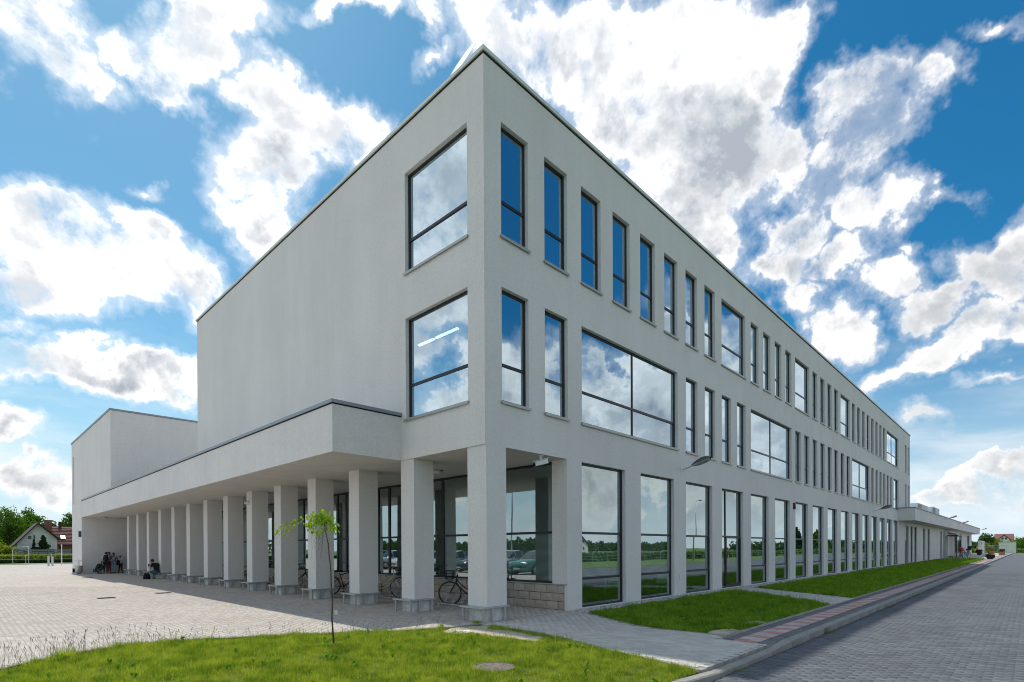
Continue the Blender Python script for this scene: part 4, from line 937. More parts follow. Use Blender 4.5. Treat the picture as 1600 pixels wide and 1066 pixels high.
    if child_seat:
        b = MB(); b.bar((-.5, 0, .78), (-.5, 0, .80), .3, .3, (1, 0, 0)); b.extr([(-.66, -.16, .78), (-.62, -.16, .78), (-.74, -.16, 1.25), (-.80, -.16, 1.25)], (0, 0, 0), (0, .32, 0)); b.box(-.66, -.36, -.17, -.14, .8, .95); b.box(-.66, -.36, .14, .17, .8, .95); build(b, 'child_seat', 'rubber', t)
    return t
A45 = math.atan2(.72, -.69)   # heading of the parked bicycles that look left
bicycle((2.12, 2.98, 0), math.radians(126), 'dark step-through bicycle with a black wire basket, nearest the corner column', 'steel_dark', basket='rubber')
bicycle((1.82, 6.86, 0), math.radians(-50), 'cream framed bicycle with a dark basket between the second and third columns', 'cream', basket='rubber')
bicycle((1.55, 8.85, 0), math.radians(-38), 'dark bicycle with a rear carrier half hidden by the third column', 'steel_dark', lowstep=False, fender='steel_dark')
bicycle((1.75, 13.2, 0), math.radians(-48), 'black bicycle partly hidden behind the fifth column', 'steel_dark', lowstep=False, fender='steel_dark')
bicycle((1.6, 15.7, 0), math.radians(-52), 'pale framed bicycle showing between the fifth and sixth columns', 'chrome', rack=True)
bicycle((1.6, 18.9, 0), math.radians(-45), 'dark bicycle showing between the sixth and seventh columns', 'steel_dark', lowstep=True)
bicycle((1.7, 22.2, 0), math.radians(-48), 'dark bicycle far down the colonnade between the eighth and ninth columns', 'steel_dark', lowstep=False)
bicycle((83.6, -1.9, 0), math.radians(150), 'bicycle with a bulging red pannier by the annex shelter', 'chrome', group='bicycles by the annex', s=1.25)
b = MB(); b.ball((83.3, -1.95, 1.2), .38, .3, .3); o = thing('bag', 'bulging red bag on the bicycle by the annex shelter', 'bag', (0, 0, 0)); build(b, 'bag_body', 'red', o, smooth=True); b = MB(); b.torus((83.3, -1.95, 1.5), (0, 1, 0), .12, .02, 12, 4); build(b, 'handle', 'red', o)
bicycle((86.9, -2.2, 0), math.radians(160), 'dark bicycle with a black child seat by the annex shelter', 'steel_dark', child_seat=True, group='bicycles by the annex', s=1.3)

def bike_rack(x, y, lab, n=5):
    t = thing('bike_rack', lab, 'bike rack', (x, y, 0), PI/2, 'low hoop bicycle racks under the colonnade')
    L_ = n*.36
    b = MB(); b.tube([(-.1, -.25, .05), (L_, -.25, .05)], .017, 8); b.tube([(-.1, .25, .05), (L_, .25, .05)], .017, 8)
    for x_ in (-.1, L_): b.tube([(x_, -.25, .05), (x_, .25, .05)], .015, 8)
    for x_ in (0, L_-.1):
        for y_ in (-.25, .25): b.box(x_-.03, x_+.03, y_-.03, y_+.03, 0, .05)
    build(b, 'base_rail', 'galv', t)
    for k in range(n):
        b = MB(); x0 = k*.36
        for dx in (0, .07): b.tube([(x0+dx, -.24, .05), (x0+dx, -.20, .22), (x0+dx, -.08, .33), (x0+dx, .06, .31), (x0+dx, .20, .20), (x0+dx, .24, .05)], .008, 6)
        build(b, 'hoop', 'galv', t)
for y, n, lab in ((2.3, 4, 'low galvanised hoop rack beside the basket bicycle, nearest the corner'), (5.2, 5, 'low galvanised hoop rack holding the cream bicycle'), (8.2, 6, 'low galvanised hoop rack behind the third and fourth columns'),
                  (11.3, 6, 'low galvanised hoop rack behind the fifth column'), (14.4, 6, 'low galvanised hoop rack behind the sixth column'), (17.5, 6, 'low galvanised hoop rack behind the seventh column'), (20.8, 6, 'low galvanised hoop rack far down the colonnade')):
    bike_rack(1.85, y, lab, n)

# ------------------------------------------------------------------ people
def skin_mesh(name, pts, edges, mt, parent, root=0, sub=1):
    """pts: [(xyz, radius)] grown to one continuous surface"""
    me = bpy.data.meshes.new(name); me.from_pydata([p[0] for p in pts], edges, []); me.materials.append(M[mt])
    o = link(name, me, parent)
    md = o.modifiers.new('skin', 'SKIN'); md.use_smooth_shade = True
    for i, p in enumerate(pts):
        r = p[1] if isinstance(p[1], tuple) else (p[1], p[1]); me.skin_vertices[0].data[i].radius = r
        me.skin_vertices[0].data[i].use_root = (i == root)
    s_ = o.modifiers.new('subsurf', 'SUBSURF'); s_.levels = sub; s_.render_levels = sub
    return o
def person(loc, yaw, H, lab, J, top, legs, hair='hair', long_hair=False, bare_arm=.5, shorts=False, shoes='rubber', bag=None):
    """J: joint positions in units of standing height, x = forward, y = left"""
    t = thing('person', lab, 'person', loc, yaw, None)
    S = lambda k: tuple(c*H for c in J[k])
    def mid(a, b, f): return tuple(S(a)[i]*(1-f)+S(b)[i]*f for i in range(3))
    r = H
    P = [(S('pelvis'), (.062*r, .050*r)), (S('waist'), (.050*r, .040*r)), (S('chest'), (.058*r, .044*r)), (S('neck'), .028*r), (S('chin'), .036*r), (S('head'), (.048*r, .055*r)), (S('crown'), .040*r)]
    E = [(0, 1), (1, 2), (2, 3), (3, 4), (4, 5), (5, 6)]
    for sd in 'lr':
        n = len(P); P += [(S('sh'+sd), .034*r), (S('el'+sd), .024*r), (S('wr'+sd), .016*r), (S('ha'+sd), (.020*r, .011*r))]; E += [(2, n), (n, n+1), (n+1, n+2), (n+2, n+3)]
        d = Vector(S('ha'+sd))-Vector(S('wr'+sd)); d = d.normalized(); side = d.cross(Vector((0, 1, 0))).normalized(); h0 = Vector(S('ha'+sd))
        for q, ln in ((-1.5, .036), (-.5, .042), (.5, .040), (1.5, .032)):
            m_ = len(P); a = h0+side*(q*.007*r); P += [(tuple(a+d*ln*.55*r), .0048*r), (tuple(a+d*ln*r+Vector((0, 0, -.004*r))), .0038*r)]; E += [(n+3, m_), (m_, m_+1)]
        m_ = len(P); P += [(tuple(h0+side*.022*r+d*.01*r), .005*r)]; E += [(n+2, m_)]
        n = len(P); P += [(S('hi'+sd), .050*r), (S('kn'+sd), .034*r), (S('an'+sd), .020*r), (S('to'+sd), .018*r)]; E += [(0, n), (n, n+1), (n+1, n+2), (n+2, n+3)]
    skin_mesh('body', P, E, 'skin', t)
    # shirt: torso and upper arms as one cloth shell
    P = [(S('pelvis'), (.084*r, .070*r)), (S('waist'), (.078*r, .062*r)), (S('chest'), (.094*r, .070*r)), (mid('chest', 'neck', .7), .042*r)]; E = [(0, 1), (1, 2), (2, 3)]
    for sd in 'lr':
        n = len(P); P += [(S('sh'+sd), .056*r), (mid('sh'+sd, 'el'+sd, .7), .036*r)]; E += [(2, n), (n, n+1)]
        if bare_arm > .6: P += [(S('el'+sd), .032*r), (mid('el'+sd, 'wr'+sd, .85), .024*r)]; E += [(n+1, n+2), (n+2, n+3)]
    skin_mesh('shirt', P, E, top, t, root=1)
    P = [(tuple(S('pelvis')[i]+(0, 0, -.005*r)[i] for i in range(3)), (.086*r, .072*r))]; E = []
    for sd in 'lr':
        n = len(P); P += [(S('hi'+sd), .058*r), (mid('hi'+sd, 'kn'+sd, .8), .046*r)]; E += [(0, n), (n, n+1)]
        if not shorts: P += [(S('kn'+sd), .042*r), (mid('kn'+sd, 'an'+sd, .92), .030*r)]; E += [(n+1, n+2), (n+2, n+3)]
    skin_mesh('shorts' if shorts else 'trousers', P, E, legs, t)
    for sd in 'lr':
        b = MB(); a = Vector(S('an'+sd)); q = Vector(S('to'+sd)); dr = (q-a); dr.z = 0; dr = dr.normalized() if dr.length > 1e-4 else Vector((1, 0, 0)); c = a+dr*.035*r
        b.ball((0, 0, 0), .075*r, .030*r, .026*r, 10, 6); build(b, 'shoe', shoes, t, (c.x, c.y, max(.026*r, q.z)), (0, 0, math.atan2(dr.y, dr.x)), smooth=True)
    hd = Vector(S('head')); cr = Vector(S('crown')); up_ = (cr-Vector(S('chin'))).normalized(); bk = Vector((-1, 0, 0)); bk = (bk-up_*bk.dot(up_)).normalized()
    b = MB(); c = hd+up_*.022*r+bk*.014*r; b.ball(tuple(c), .056*r, .054*r, .056*r, 12, 8)
    if long_hair:
        for k in range(7):
            a = (k-3)*.42; p0 = hd+bk*.035*r*math.cos(a)+Vector((0, 1, 0))*.048*r*math.sin(a)+up_*.03*r
            b.tube([p0, p0-up_*.09*r+bk*.012*r, p0-up_*.19*r+bk*.004*r], [.026*r, .026*r, .012*r], 7)
    hr = build(b, 'hair', hair, t, smooth=True)
    b = MB(); fwd = -bk
    b.ball(tuple(hd+fwd*.056*r-up_*.012*r), .010*r, .008*r, .013*r, 6, 4); build(b, 'nose', 'skin', t, smooth=True)
    for sy in (-1, 1):
        b = MB(); b.ball(tuple(hd+fwd*.050*r+Vector((0, sy*.019*r, 0))+up_*.004*r), .006*r, .008*r, .005*r, 6, 4); build(b, 'eye', 'hair', t, smooth=True)
        b = MB(); b.ball(tuple(hd+Vector((0, sy*.050*r, 0))-up_*.006*r), .010*r, .006*r, .017*r, 6, 4); build(b, 'ear', 'skin', t, smooth=True)
    b = MB(); b.ball(tuple(hd+fwd*.048*r-up_*.034*r), .005*r, .016*r, .004*r, 6, 4); build(b, 'mouth', 'red', t, smooth=True)
    return t
M['tee_white'] = mat('white_cotton', (.66, .66, .68), .9); M['grey_cloth'] = mat('grey_cloth', (.22, .20, .22), .9); M['greyblue'] = mat('grey_blue_cloth', (.25, .25, .30), .9)
M['maroon'] = mat('dark_red_cloth', (.16, .02, .035), .9); M['jeans'] = mat('light_denim', (.22, .30, .40), .9); M['navy'] = mat('navy_cloth', (.014, .018, .045), .9); M['black_cloth'] = mat('black_cloth', (.012, .012, .014), .9); M['teal'] = mat('teal_cloth', (.02, .10, .12), .9)
STAND = dict(pelvis=(0, 0, .53), waist=(0, 0, .62), chest=(0, 0, .74), neck=(.0, 0, .84), chin=(.012, 0, .875), head=(.012, 0, .925), crown=(.005, 0, .965),
             shl=(0, .105, .79), shr=(0, -.105, .79), ell=(-.02, .135, .62), elr=(-.02, -.135, .62), wrl=(.04, .13, .49), wrr=(.04, -.13, .49), hal=(.055, .128, .45), har=(.055, -.128, .45),
             hil=(0, .05, .50), hir=(0, -.05, .50), knl=(.015, .055, .28), knr=(.015, -.055, .28), anl=(-.005, .06, .045), anr=(-.005, -.06, .045), tol=(.075, .07, .018), tor=(.075, -.07, .018))
def pose(**k): d = dict(STAND); d.update(k); return d
bp = person((-.72, 37.75, 0), math.radians(75), 1.5, 'standing pupil in white T-shirt and dark trousers wearing a dark backpack', pose(elr=(.06, -.14, .64), wrr=(.14, -.11, .60), har=(.17, -.10, .60), anl=(.05, .08, .045), tol=(.12, .1, .018), knl=(.04, .07, .28)), 'tee_white', 'black_cloth', shoes='red')
o = thing('backpack', 'dark navy backpack on the back of the pupil in white', 'backpack', (-.72, 37.75, 0), math.radians(75))
b = MB(); b.ball((-.18, 0, 1.06), .12, .17, .25, 12, 8); build(b, 'pack', 'navy', o, smooth=True); b = MB(); b.ball((-.27, 0, .98), .07, .12, .12, 10, 6); build(b, 'pocket', 'black_cloth', o, smooth=True)
for sy in (-1, 1): b = MB(); b.tube([(-.10, sy*.09, 1.27), (0, sy*.11, 1.30), (.085, sy*.11, 1.2), (.07, sy*.13, 1.0), (-.08, sy*.14, .92)], .016, 6); build(b, 'strap', 'navy', o)
person((-.50, 38.2, 0), math.radians(-95), 1.52, 'standing girl with long dark hair, grey top and dark red trousers', pose(elr=(.08, -.12, .66), wrr=(.15, -.04, .60), har=(.17, -.0, .60), chest=(.02, 0, .74)), 'grey_cloth', 'maroon', long_hair=True, bare_arm=.9)
person((-.22, 37.9, 0), math.radians(-160), 1.48, 'standing girl with long dark hair, grey blue top and light jeans', pose(ell=(.07, .12, .66), wrl=(.15, .06, .58), hal=(.18, .04, .57), chest=(.03, 0, .74), neck=(.045, 0, .835), chin=(.06, 0, .868), head=(.06, 0, .915), crown=(.05, 0, .955)), 'greyblue', 'jeans', long_hair=True, bare_arm=.9)
o = thing('shoulder_bag', 'black shoulder bag hanging behind the girl in light jeans', 'bag', (-.02, 37.85, .62)); b = MB(); b.ball((0, 0, .12), .13, .09, .2, 10, 6); build(b, 'pouch', 'black_cloth', o, smooth=True); b = MB(); b.tube([(0, 0, .28), (-.08, 0, .5), (-.16, .03, .6)], .012, 5); build(b, 'strap', 'black_cloth', o)
person((.16, 38.1, 0), math.radians(-80), 1.25, 'small child in a pale shirt and navy trousers raising both hands to the head', pose(ell=(.02, .20, .85), elr=(.02, -.20, .85), wrl=(.03, .12, .94), wrr=(.03, -.12, .94), hal=(.03, .085, .955), har=(.03, -.085, .955), anl=(0, .09, .045), anr=(0, -.09, .045), tol=(.07, .11, .018), tor=(.07, -.11, .018)), 'tee_white', 'navy', hair='hair_brown')
CR = pose(pelvis=(0, 0, .17), waist=(.05, 0, .25), chest=(.13, 0, .35), neck=(.2, 0, .42), chin=(.235, 0, .43), head=(.25, 0, .47), crown=(.255, 0, .51), shl=(.13, .10, .39), shr=(.13, -.10, .39), ell=(.22, .12, .27), elr=(.22, -.12, .27), wrl=(.32, .06, .26), wrr=(.32, -.06, .26), hal=(.36, .05, .26), har=(.36, -.05, .26),
          hil=(0, .06, .15), hir=(0, -.06, .15), knl=(.22, .09, .27), knr=(.22, -.09, .27), anl=(.1, .08, .045), anr=(.1, -.08, .045), tol=(.18, .09, .018), tor=(.18, -.09, .018))
person((-1.25, 37.9, 0), math.radians(20), 1.6, 'crouching figure in dark clothes, huddled low by the end wall left of the pupils', CR, 'black_cloth', 'teal', bare_arm=.9)
SIT = pose(pelvis=(0, 0, .23), waist=(-.0, 0, .32), chest=(.06, 0, .44), neck=(.12, 0, .525), chin=(.155, 0, .54), head=(.175, 0, .58), crown=(.175, 0, .62), shl=(.06, .11, .49), shr=(.06, -.11, .49), ell=(.12, .14, .36), elr=(.12, -.14, .36), wrl=(.25, .05, .37), wrr=(.25, -.05, .40), hal=(.285, .03, .39), har=(.285, -.03, .42),
           hil=(.0, .055, .22), hir=(.0, -.055, .22), knl=(.25, .10, .25), knr=(.25, -.09, .25), anl=(.24, .10, .045), anr=(.17, -.09, .045), tol=(.31, .11, .018), tor=(.24, -.1, .018))
pr_ = (.0, YC[10]+.30)
person((-.13, YC[10]+.22, -.02), math.radians(125), 1.72, 'seated boy in black T-shirt and teal shorts bent over a phone on a column seat', SIT, 'black_cloth', 'teal', shorts=True)
o = thing('phone', 'small phone held up by the seated boy', 'phone', (-.43, YC[10]+.62, .72), math.radians(125)); b = MB(); b.box(-.006, .006, -.04, .04, -.02, .12); build(b, 'casing', 'black', o); b = MB(); b.box(-.0085, -.0061, -.036, .036, -.014, .114); build(b, 'screen', 'darkglass', o)
o = thing('school_bag', 'small dark bag on the paving at the seated boy feet', 'bag', (-.62, YC[10]+.2, 0)); b = MB(); b.extr([(-.16, -.09, 0), (.16, -.09, 0), (.15, -.08, .22), (.09, -.07, .33), (-.09, -.07, .33), (-.15, -.08, .22)], (0, 0, 0), (0, .17, 0)); build(b, 'bag_body', 'black_cloth', o, smooth=True); b = MB(); b.torus((0, .01, .35), (0, 1, 0), .05, .01, 10, 4); build(b, 'handle', 'black_cloth', o)

# ------------------------------------------------------------------ vegetation
def leaf_cloud(n_cl, cpos, crad, n_leaf, ls, name='crown'):
    """cpos (n,3) clump centres, crad clump radii: many small two-sided leaf quads"""
    V = []; 
    c = np.repeat(cpos, n_leaf, 0); r = np.repeat(crad, n_leaf)[:, None]
    d = RNG.normal(size=c.shape); d /= np.linalg.norm(d, axis=1)[:, None]; p = c+d*r*(RNG.random((len(c), 1))**.45)
    a = RNG.normal(size=c.shape); a /= np.linalg.norm(a, axis=1)[:, None]; b_ = np.cross(a, RNG.normal(size=c.shape)); b_ /= np.linalg.norm(b_, axis=1)[:, None]
    s = (ls*RNG.uniform(.6, 1.3, len(c)))[:, None]
    V = np.stack([p-a*s, p+b_*s*.55, p+a*s, p-b_*s*.55], 1).reshape(-1, 3)
    F = np.arange(len(V)).reshape(-1, 4); return V, F
def tree(loc, h, w, lab, mt, name='broadleaf_tree', trunk_h=.3, n_cl=60, n_leaf=70, ls=.18, cat='tree', shape='round', group=None, tr=None):
    t = thing(name, lab, cat, loc, random.uniform(0, 6), group); zc = h*(trunk_h+(1-trunk_h)/2); rz = h*(1-trunk_h)/2
    d = RNG.normal(size=(n_cl, 3)); d /= np.linalg.norm(d, axis=1)[:, None]; q = RNG.random((n_cl, 1))**.4
    if shape == 'round': C = d*q*np.array([w/2*.82, w/2*.82, rz*.85])*RNG.uniform(.75, 1.12, (n_cl, 1))+np.array([0, 0, zc]); cr = RNG.uniform(.10, .2, n_cl)*w
    else:
        z = RNG.random(n_cl)**1.2; a = RNG.uniform(0, 2*PI, n_cl); rr = (1-z)*w/2*(.55+.45*RNG.random(n_cl)); C = np.stack([rr*np.cos(a), rr*np.sin(a), h*(trunk_h+(1-trunk_h)*z)], 1); cr = (.07+.16*(1-z))*w*.8
    V, F = leaf_cloud(n_cl, C, cr, n_leaf, ls); k = V[:, 2] > .02
    V[:, 2] = np.maximum(V[:, 2], .03); link('crown', np_mesh('crown', V, F, mt), t)
    b = MB(); r0 = max(.04, h*.018) if tr is None else tr; b.tube([(0, 0, -.2), (.02*h*.3, 0, h*trunk_h*.6), (0, .01*h, h*trunk_h), (0, 0, h*.85)], [r0*1.3, r0, r0*.85, r0*.2], 8)
    for i in range(min(9, n_cl)): e = C[i*3 % n_cl]; z0 = h*(trunk_h+.25*(i/9)); b.tube([(0, 0, z0), tuple((np.array([0, 0, z0])+e)/2+np.array([0, 0, .03*h])), tuple(e)], [r0*.5, r0*.3, r0*.1], 5)
    build(b, 'trunk', 'bark', t, smooth=True); return t
def young_tree():
    def W(px, py, dz=0.): # points in the tree's own plane, 9.25 m from the camera
        p = CAMP+(FW+RT*((px-800)/FPX)+UP*((CYPX-py)/FPX))*(9.254+dz); return p
    base = W(521.5, 1004)
    t = thing('young_weeping_tree', 'thin young weeping tree with a small lime green crown in the front lawn', 'tree', (base.x, base.y, 0))
    P = lambda px, py, dz=0.: tuple(W(px, py, dz)-Vector((base.x, base.y, 0)))
    b = MB(); tr = [(521.5, 1006), (520, 985), (518.5, 965), (519.5, 940), (517.5, 915), (517, 890), (514.5, 870), (513, 850), (509, 832), (506, 815), (502, 806)]
    b.tube([P(x, y) for x, y in tr], [.018, .015, .013, .014, .012, .011, .010, .009, .008, .007, .005], 8)
    tips = []
    def br(pts, r0=.005, leaves=True, dz=0.):
        q = [P(x, y, dz*(i/len(pts))) for i, (x, y) in enumerate(pts)]; b.tube(q, [r0*(1-.7*i/(len(q)-1)) for i in range(len(q))], 5, False)
        if leaves: tips.append(q)
    for k in range(16):
        a = random.uniform(-1, 1); x1 = 501+a*15+random.uniform(-4, 4); y1 = random.uniform(802, 815); x2 = x1+a*5; y2 = y1+random.uniform(12, 24)
        br([(504, 808), ((504+x1)/2, y1-3), (x1, y1+3), (x2, y2)], .0045, True, random.uniform(-.35, .35))
    br([(503, 808), (487, 806), (470, 812), (458, 816)], .005, True, .1); br([(470, 812), (460, 818), (449, 824), (446, 838)], .004, True, .15); br([(460, 816), (447, 820), (436, 824), (432, 834)], .004, True, .2)
    br([(505, 812), (514, 812), (521, 822), (523, 834)], .005, True, -.1)
    for k in range(16):
        x0 = random.uniform(488, 512); w_ = random.uniform(-9, 3); y0 = random.uniform(812, 836); y1 = random.uniform(850, 892)
        br([(x0, y0), (x0+w_*.4, y0+10), (x0+w_+random.uniform(-3, 3), (y0+y1)/2), (x0+w_+random.uniform(-5, 5), y1)], .0022, False, random.uniform(-.3, .3))
    for k in range(4): x0 = random.uniform(522, 527); br([(x0, 815), (x0+8, 822), (x0+12+k*3, 835), (x0+10+k*4, 860)], .002, False, .1)
    build(b, 'trunk', 'bark', t, smooth=True)
    V = []; F = []
    for q in tips:
        for i in range(len(q)-1):
            nl = 12 if i else 5
            for k in range(nl):
                p = np.array(q[i])*(1-k/nl)+np.array(q[i+1])*(k/nl)+RNG.normal(0, .045, 3); d = np.array([RNG.normal(0, .5), RNG.normal(0, .5), -1.]); d /= np.linalg.norm(d)
                s = np.cross(d, RNG.normal(size=3)); s /= np.linalg.norm(s); l = RNG.uniform(.035, .062); n_ = np.cross(d, s)*.006
                j = len(V); V += [p, p+d*l*.45+s*l*.36+n_, p+d*l*1.15, p+d*l*.45-s*l*.36+n_]; F.append((j, j+1, j+2, j+3))
    stuff(link('leaves', np_mesh('leaves', np.array(V), np.array(F), 'leaf_lime'), t))
    b = MB(); e = Vector(P(525, 957)); d = RT*.026; u = Vector((0, 0, .04)); v = FW*.002
    b.extr([e-d-u, e+d-u, e+d+u, e-d+u], (0, 0, 0), v); build(b, 'paper_tag', 'white', t)
young_tree()

# plants and weeds at the kerb
def tuft(x, y, lab, n=120, h=.16, w=.1, z=0., mt='grass2'):
    b = MB()
    for k in range(n):
        a = random.uniform(0, 2*PI); r = random.random()*w; px_, py_ = x+r*math.cos(a), y+r*math.sin(a); a2 = random.uniform(0, 2*PI); l = random.uniform(.3, .9)*h; hh = h*random.uniform(.4, 1)
        b.tri((px_-.003, py_, z), (px_+.003, py_, z), (px_+l*math.cos(a2), py_+l*math.sin(a2), z+hh))
    o = link('weed_tuft', b.mesh('weed_tuft', mt)); tag(o, lab, 'weed'); return o
tuft(4.1, -5.66, 'green weed tuft growing at the foot of the kerb', z=-.12, h=.2, w=.14)
tuft(-.45, -5.68, 'flat green weed at the kerb foot near the path', z=-.12, h=.09, w=.2)
tuft(10.4, -5.7, 'small weed tuft against the kerb beyond the access path', z=-.12, h=.2, w=.25)
tuft(14.8, -5.7, 'small weed tuft against the kerb farther along the road', z=-.12, h=.2, w=.2)
tuft(-.22, .06, 'green weed tuft at the foot of the corner column', h=.10, w=.09)
tuft(3.06, -.62, 'small dark weed where the gravel strip starts by the pier', h=.07, w=.07)
tuft(-6.9, 1.9, 'broad leaved weed clump on the curved lawn edge', h=.22, w=.16, n=200, mt='grass'); tuft(-6.2, 2.2, 'second broad leaved weed clump on the lawn edge', h=.18, w=.12, n=150, mt='grass')
def weeds(poly, n, name, lab, mt):
    b = MB(); xs = [p[0] for p in poly]; ys = [p[1] for p in poly]; k = 0
    while k < n:
        x = random.uniform(min(xs), max(xs)); y = random.uniform(min(ys), max(ys))
        if not bool(inside(poly, np.array([x]), np.array([y]))[0]): continue
        k += 1; s_ = random.uniform(.04, .09)
        for i in range(random.randint(6, 12)):
            a = random.uniform(0, 2*PI); l = s_*random.uniform(.6, 1.2); w_ = l*.28; c, q = math.cos(a), math.sin(a); z = random.uniform(.02, .06)
            b.quad((x, y, 0), (x+c*l*.5-q*w_, y+q*l*.5+c*w_, z+.03), (x+c*l, y+q*l, z), (x+c*l*.5+q*w_, y+q*l*.5-c*w_, z+.03))
    return tag(stuff(link(name, b.mesh(name, mt))), lab, 'weeds')
weeds(L1, 90, 'lawn_weeds', 'low broad leaved weeds scattered through the sunny front lawn', 'weed')
weeds([p if p[0] < 30 else (30, p[1]) for p in L2+L3[:0]], 90, 'verge_weeds', 'low dark weeds scattered through the nearer shaded verge', 'weed')
o = stuff(build((lambda b: [b.ball((random.uniform(-7, 0), random.uniform(-4.5, 1.0), random.uniform(.03, .06)), .007, .007, .005, 6, 3) for _ in range(80)] and b)(MB()), 'daisies', 'white')); tag(o, 'tiny white flower heads scattered in the front lawn', 'flowers')

# ------------------------------------------------------------------ cars parked on the left of the plaza (seen in the glass)
def car(loc, yaw, lab, paint, s=1.):
    t = thing('parked_car', lab, 'car', loc, yaw, 'cars parked in a row beside the plaza')
    # sections along x (front = +x): x, half width, z bottom, z belt, z top of section
    st = [(2.08, .55, .32, .50, .56), (2.0, .74, .24, .60, .70), (1.75, .84, .20, .70, .82), (1.2, .87, .20, .78, .93), (.85, .88, .20, .86, .98), (0, .88, .20, .90, .99), (-1.0, .88, .20, .92, 1.0), (-1.6, .87, .22, .92, 1.02), (-1.95, .80, .28, .90, 1.0), (-2.05, .68, .36, .80, .92)]
    b = MB()
    for x, hw, z0, z1, z2 in st: b.v += [(x, -hw*.92, z0), (x, -hw, (z0+z1)/2), (x, -hw*.97, z1), (x, -hw*.78, z2), (x, 0, z2+.02), (x, hw*.78, z2), (x, hw*.97, z1), (x, hw, (z0+z1)/2), (x, hw*.92, z0)]
    for i in range(len(st)-1):
        for k in range(9): k2 = (k+1) % 9; b.f.append((i*9+k, i*9+k2, i*9+9+k2, i*9+9+k)); b.mi.append(0)
    b.f += [tuple(range(9)), tuple(range(len(st)*9-1, len(st)*9-10, -1))]; b.mi += [0, 0]
    gh = [(1.05, .66, .95), (.35, .62, 1.42), (-.3, .62, 1.49), (-1.1, .60, 1.46), (-1.85, .62, 1.0)]
    b2 = MB()
    for x, hw, z in gh: b2.v += [(x, -hw, z), (x, 0, z+.025), (x, hw, z)]
    base_ = [(1.05, .70, .93), (.35, .78, .95), (-.3, .79, .96), (-1.1, .78, .97), (-1.85, .68, .98)]
    for x, hw, z in base_: b2.v += [(x, -hw, z), (x, hw, z)]
    for i in range(4):
        mi = 1 if i in (0, 3) else 0
        b2.f += [(3*i, 3*i+1, 3*i+4, 3*i+3), (3*i+1, 3*i+2, 3*i+5, 3*i+4)]; b2.mi += [mi, mi]
        b2.f += [(15+2*i, 3*i, 3*i+3, 17+2*i), (16+2*i, 3*i+2, 3*i+5, 18+2*i)]; b2.mi += [1, 1]
    build(b, 'body', paint, t, smooth=True); build(b2, 'cabin', [paint, 'darkglass'], t)
    b = MB()
    for x0, x1, z0, z1 in ((.32, .36, .95, 1.43), (-.42, -.34, .95, 1.48), (-1.14, -1.04, .95, 1.46)):
        for sy in (-1, 1): b.bar((x0, sy*.79, z0), (x1, sy*.63, z1), .07, .015, (0, 1, 0))
    build(b, 'door_pillar', paint, t)
    for x in (1.32, -1.30):
        for sy in (-1, 1):
            b = MB(); b.tube([(0, -.1, 0), (0, .1, 0)], .31, 20); w_ = build(b, 'wheel', 'rubber', t, (x, sy*.78, .31)); b = MB(); b.tube([(0, sy*.101, 0), (0, sy*.108, 0)], .19, 14); build(b, 'rim', 'chrome', w_)
    for sy in (-1, 1):
        b = MB(); b.ball((1.93, sy*.60, .66), .12, .15, .08, 8, 5); build(b, 'headlight', 'chrome', t, smooth=True)
        b = MB(); b.ball((-1.98, sy*.60, .82), .06, .12, .10, 8, 5); build(b, 'tail_light', 'red', t, smooth=True)
        b = MB(); b.ball((.72, sy*.93, .98), .06, .08, .06, 8, 5); build(b, 'mirror', paint, t, smooth=True)
    b = MB(); b.box(2.07, 2.10, -.40, .40, .40, .50); build(b, 'grille', 'black', t); b = MB(); b.box(2.101, 2.115, -.26, .26, .33, .42); build(b, 'number_plate', 'white', t)
    return t
for nm, c_ in (('paint_silver', (.45, .47, .50)), ('paint_white', (.78, .78, .78)), ('paint_dark', (.03, .035, .045)), ('paint_blue', (.05, .12, .25)), ('paint_green', (.06, .22, .20))):
    M[nm] = mat(nm, c_, .22, .1); M[nm].node_tree.nodes['Principled BSDF'].inputs['Coat Weight'].default_value = .6
cl = [('paint_dark', 'dark hatchback'), ('paint_white', 'white hatchback'), ('paint_green', 'teal hatchback'), ('paint_silver', 'silver hatchback'), ('paint_dark', 'black hatchback'), ('paint_silver', 'light grey hatchback'), ('paint_blue', 'blue hatchback'), ('paint_white', 'white hatchback'), ('paint_silver', 'silver hatchback'), ('paint_dark', 'dark hatchback')]
for i, (p_, d_) in enumerate(cl):
    y = 8.5+i*2.75
    car((-12.2+.15*(i % 3), y, 0), math.radians(3-2*(i % 4)), f'{d_} parked beside the plaza, {["nearest the road", "second from the road", "third from the road", "fourth from the road", "fifth from the road", "sixth from the road", "seventh from the road", "third from the far end", "second from the far end", "farthest from the road"][i]}', p_)
def street_lamp(loc, lab, h=8.):
    t = thing('street_lamp', lab, 'lamp', loc, 0, 'street lamps beyond the paving'); b = MB(); b.tube([(0, 0, -.1), (0, 0, h*.5), (0, 0, h)], [.09, .07, .045], 10); build(b, 'pole', 'galv', t, smooth=True)
    b = MB(); b.tube([(0, 0, h-.02), (.5, 0, h+.25), (1.0, 0, h+.3)], .03, 8); build(b, 'arm', 'galv', t); b = MB(); b.ball((1.3, 0, h+.3), .38, .14, .08, 12, 6); build(b, 'lamp_head', 'steel_dark', t, smooth=True)
street_lamp((-23, 27, -.2), 'tall grey street lamp behind the parked cars'); street_lamp((30, -22, -.2), 'tall grey street lamp across the road from the long facade'); street_lamp((62, -24, -.2), 'tall grey street lamp farther along across the road')

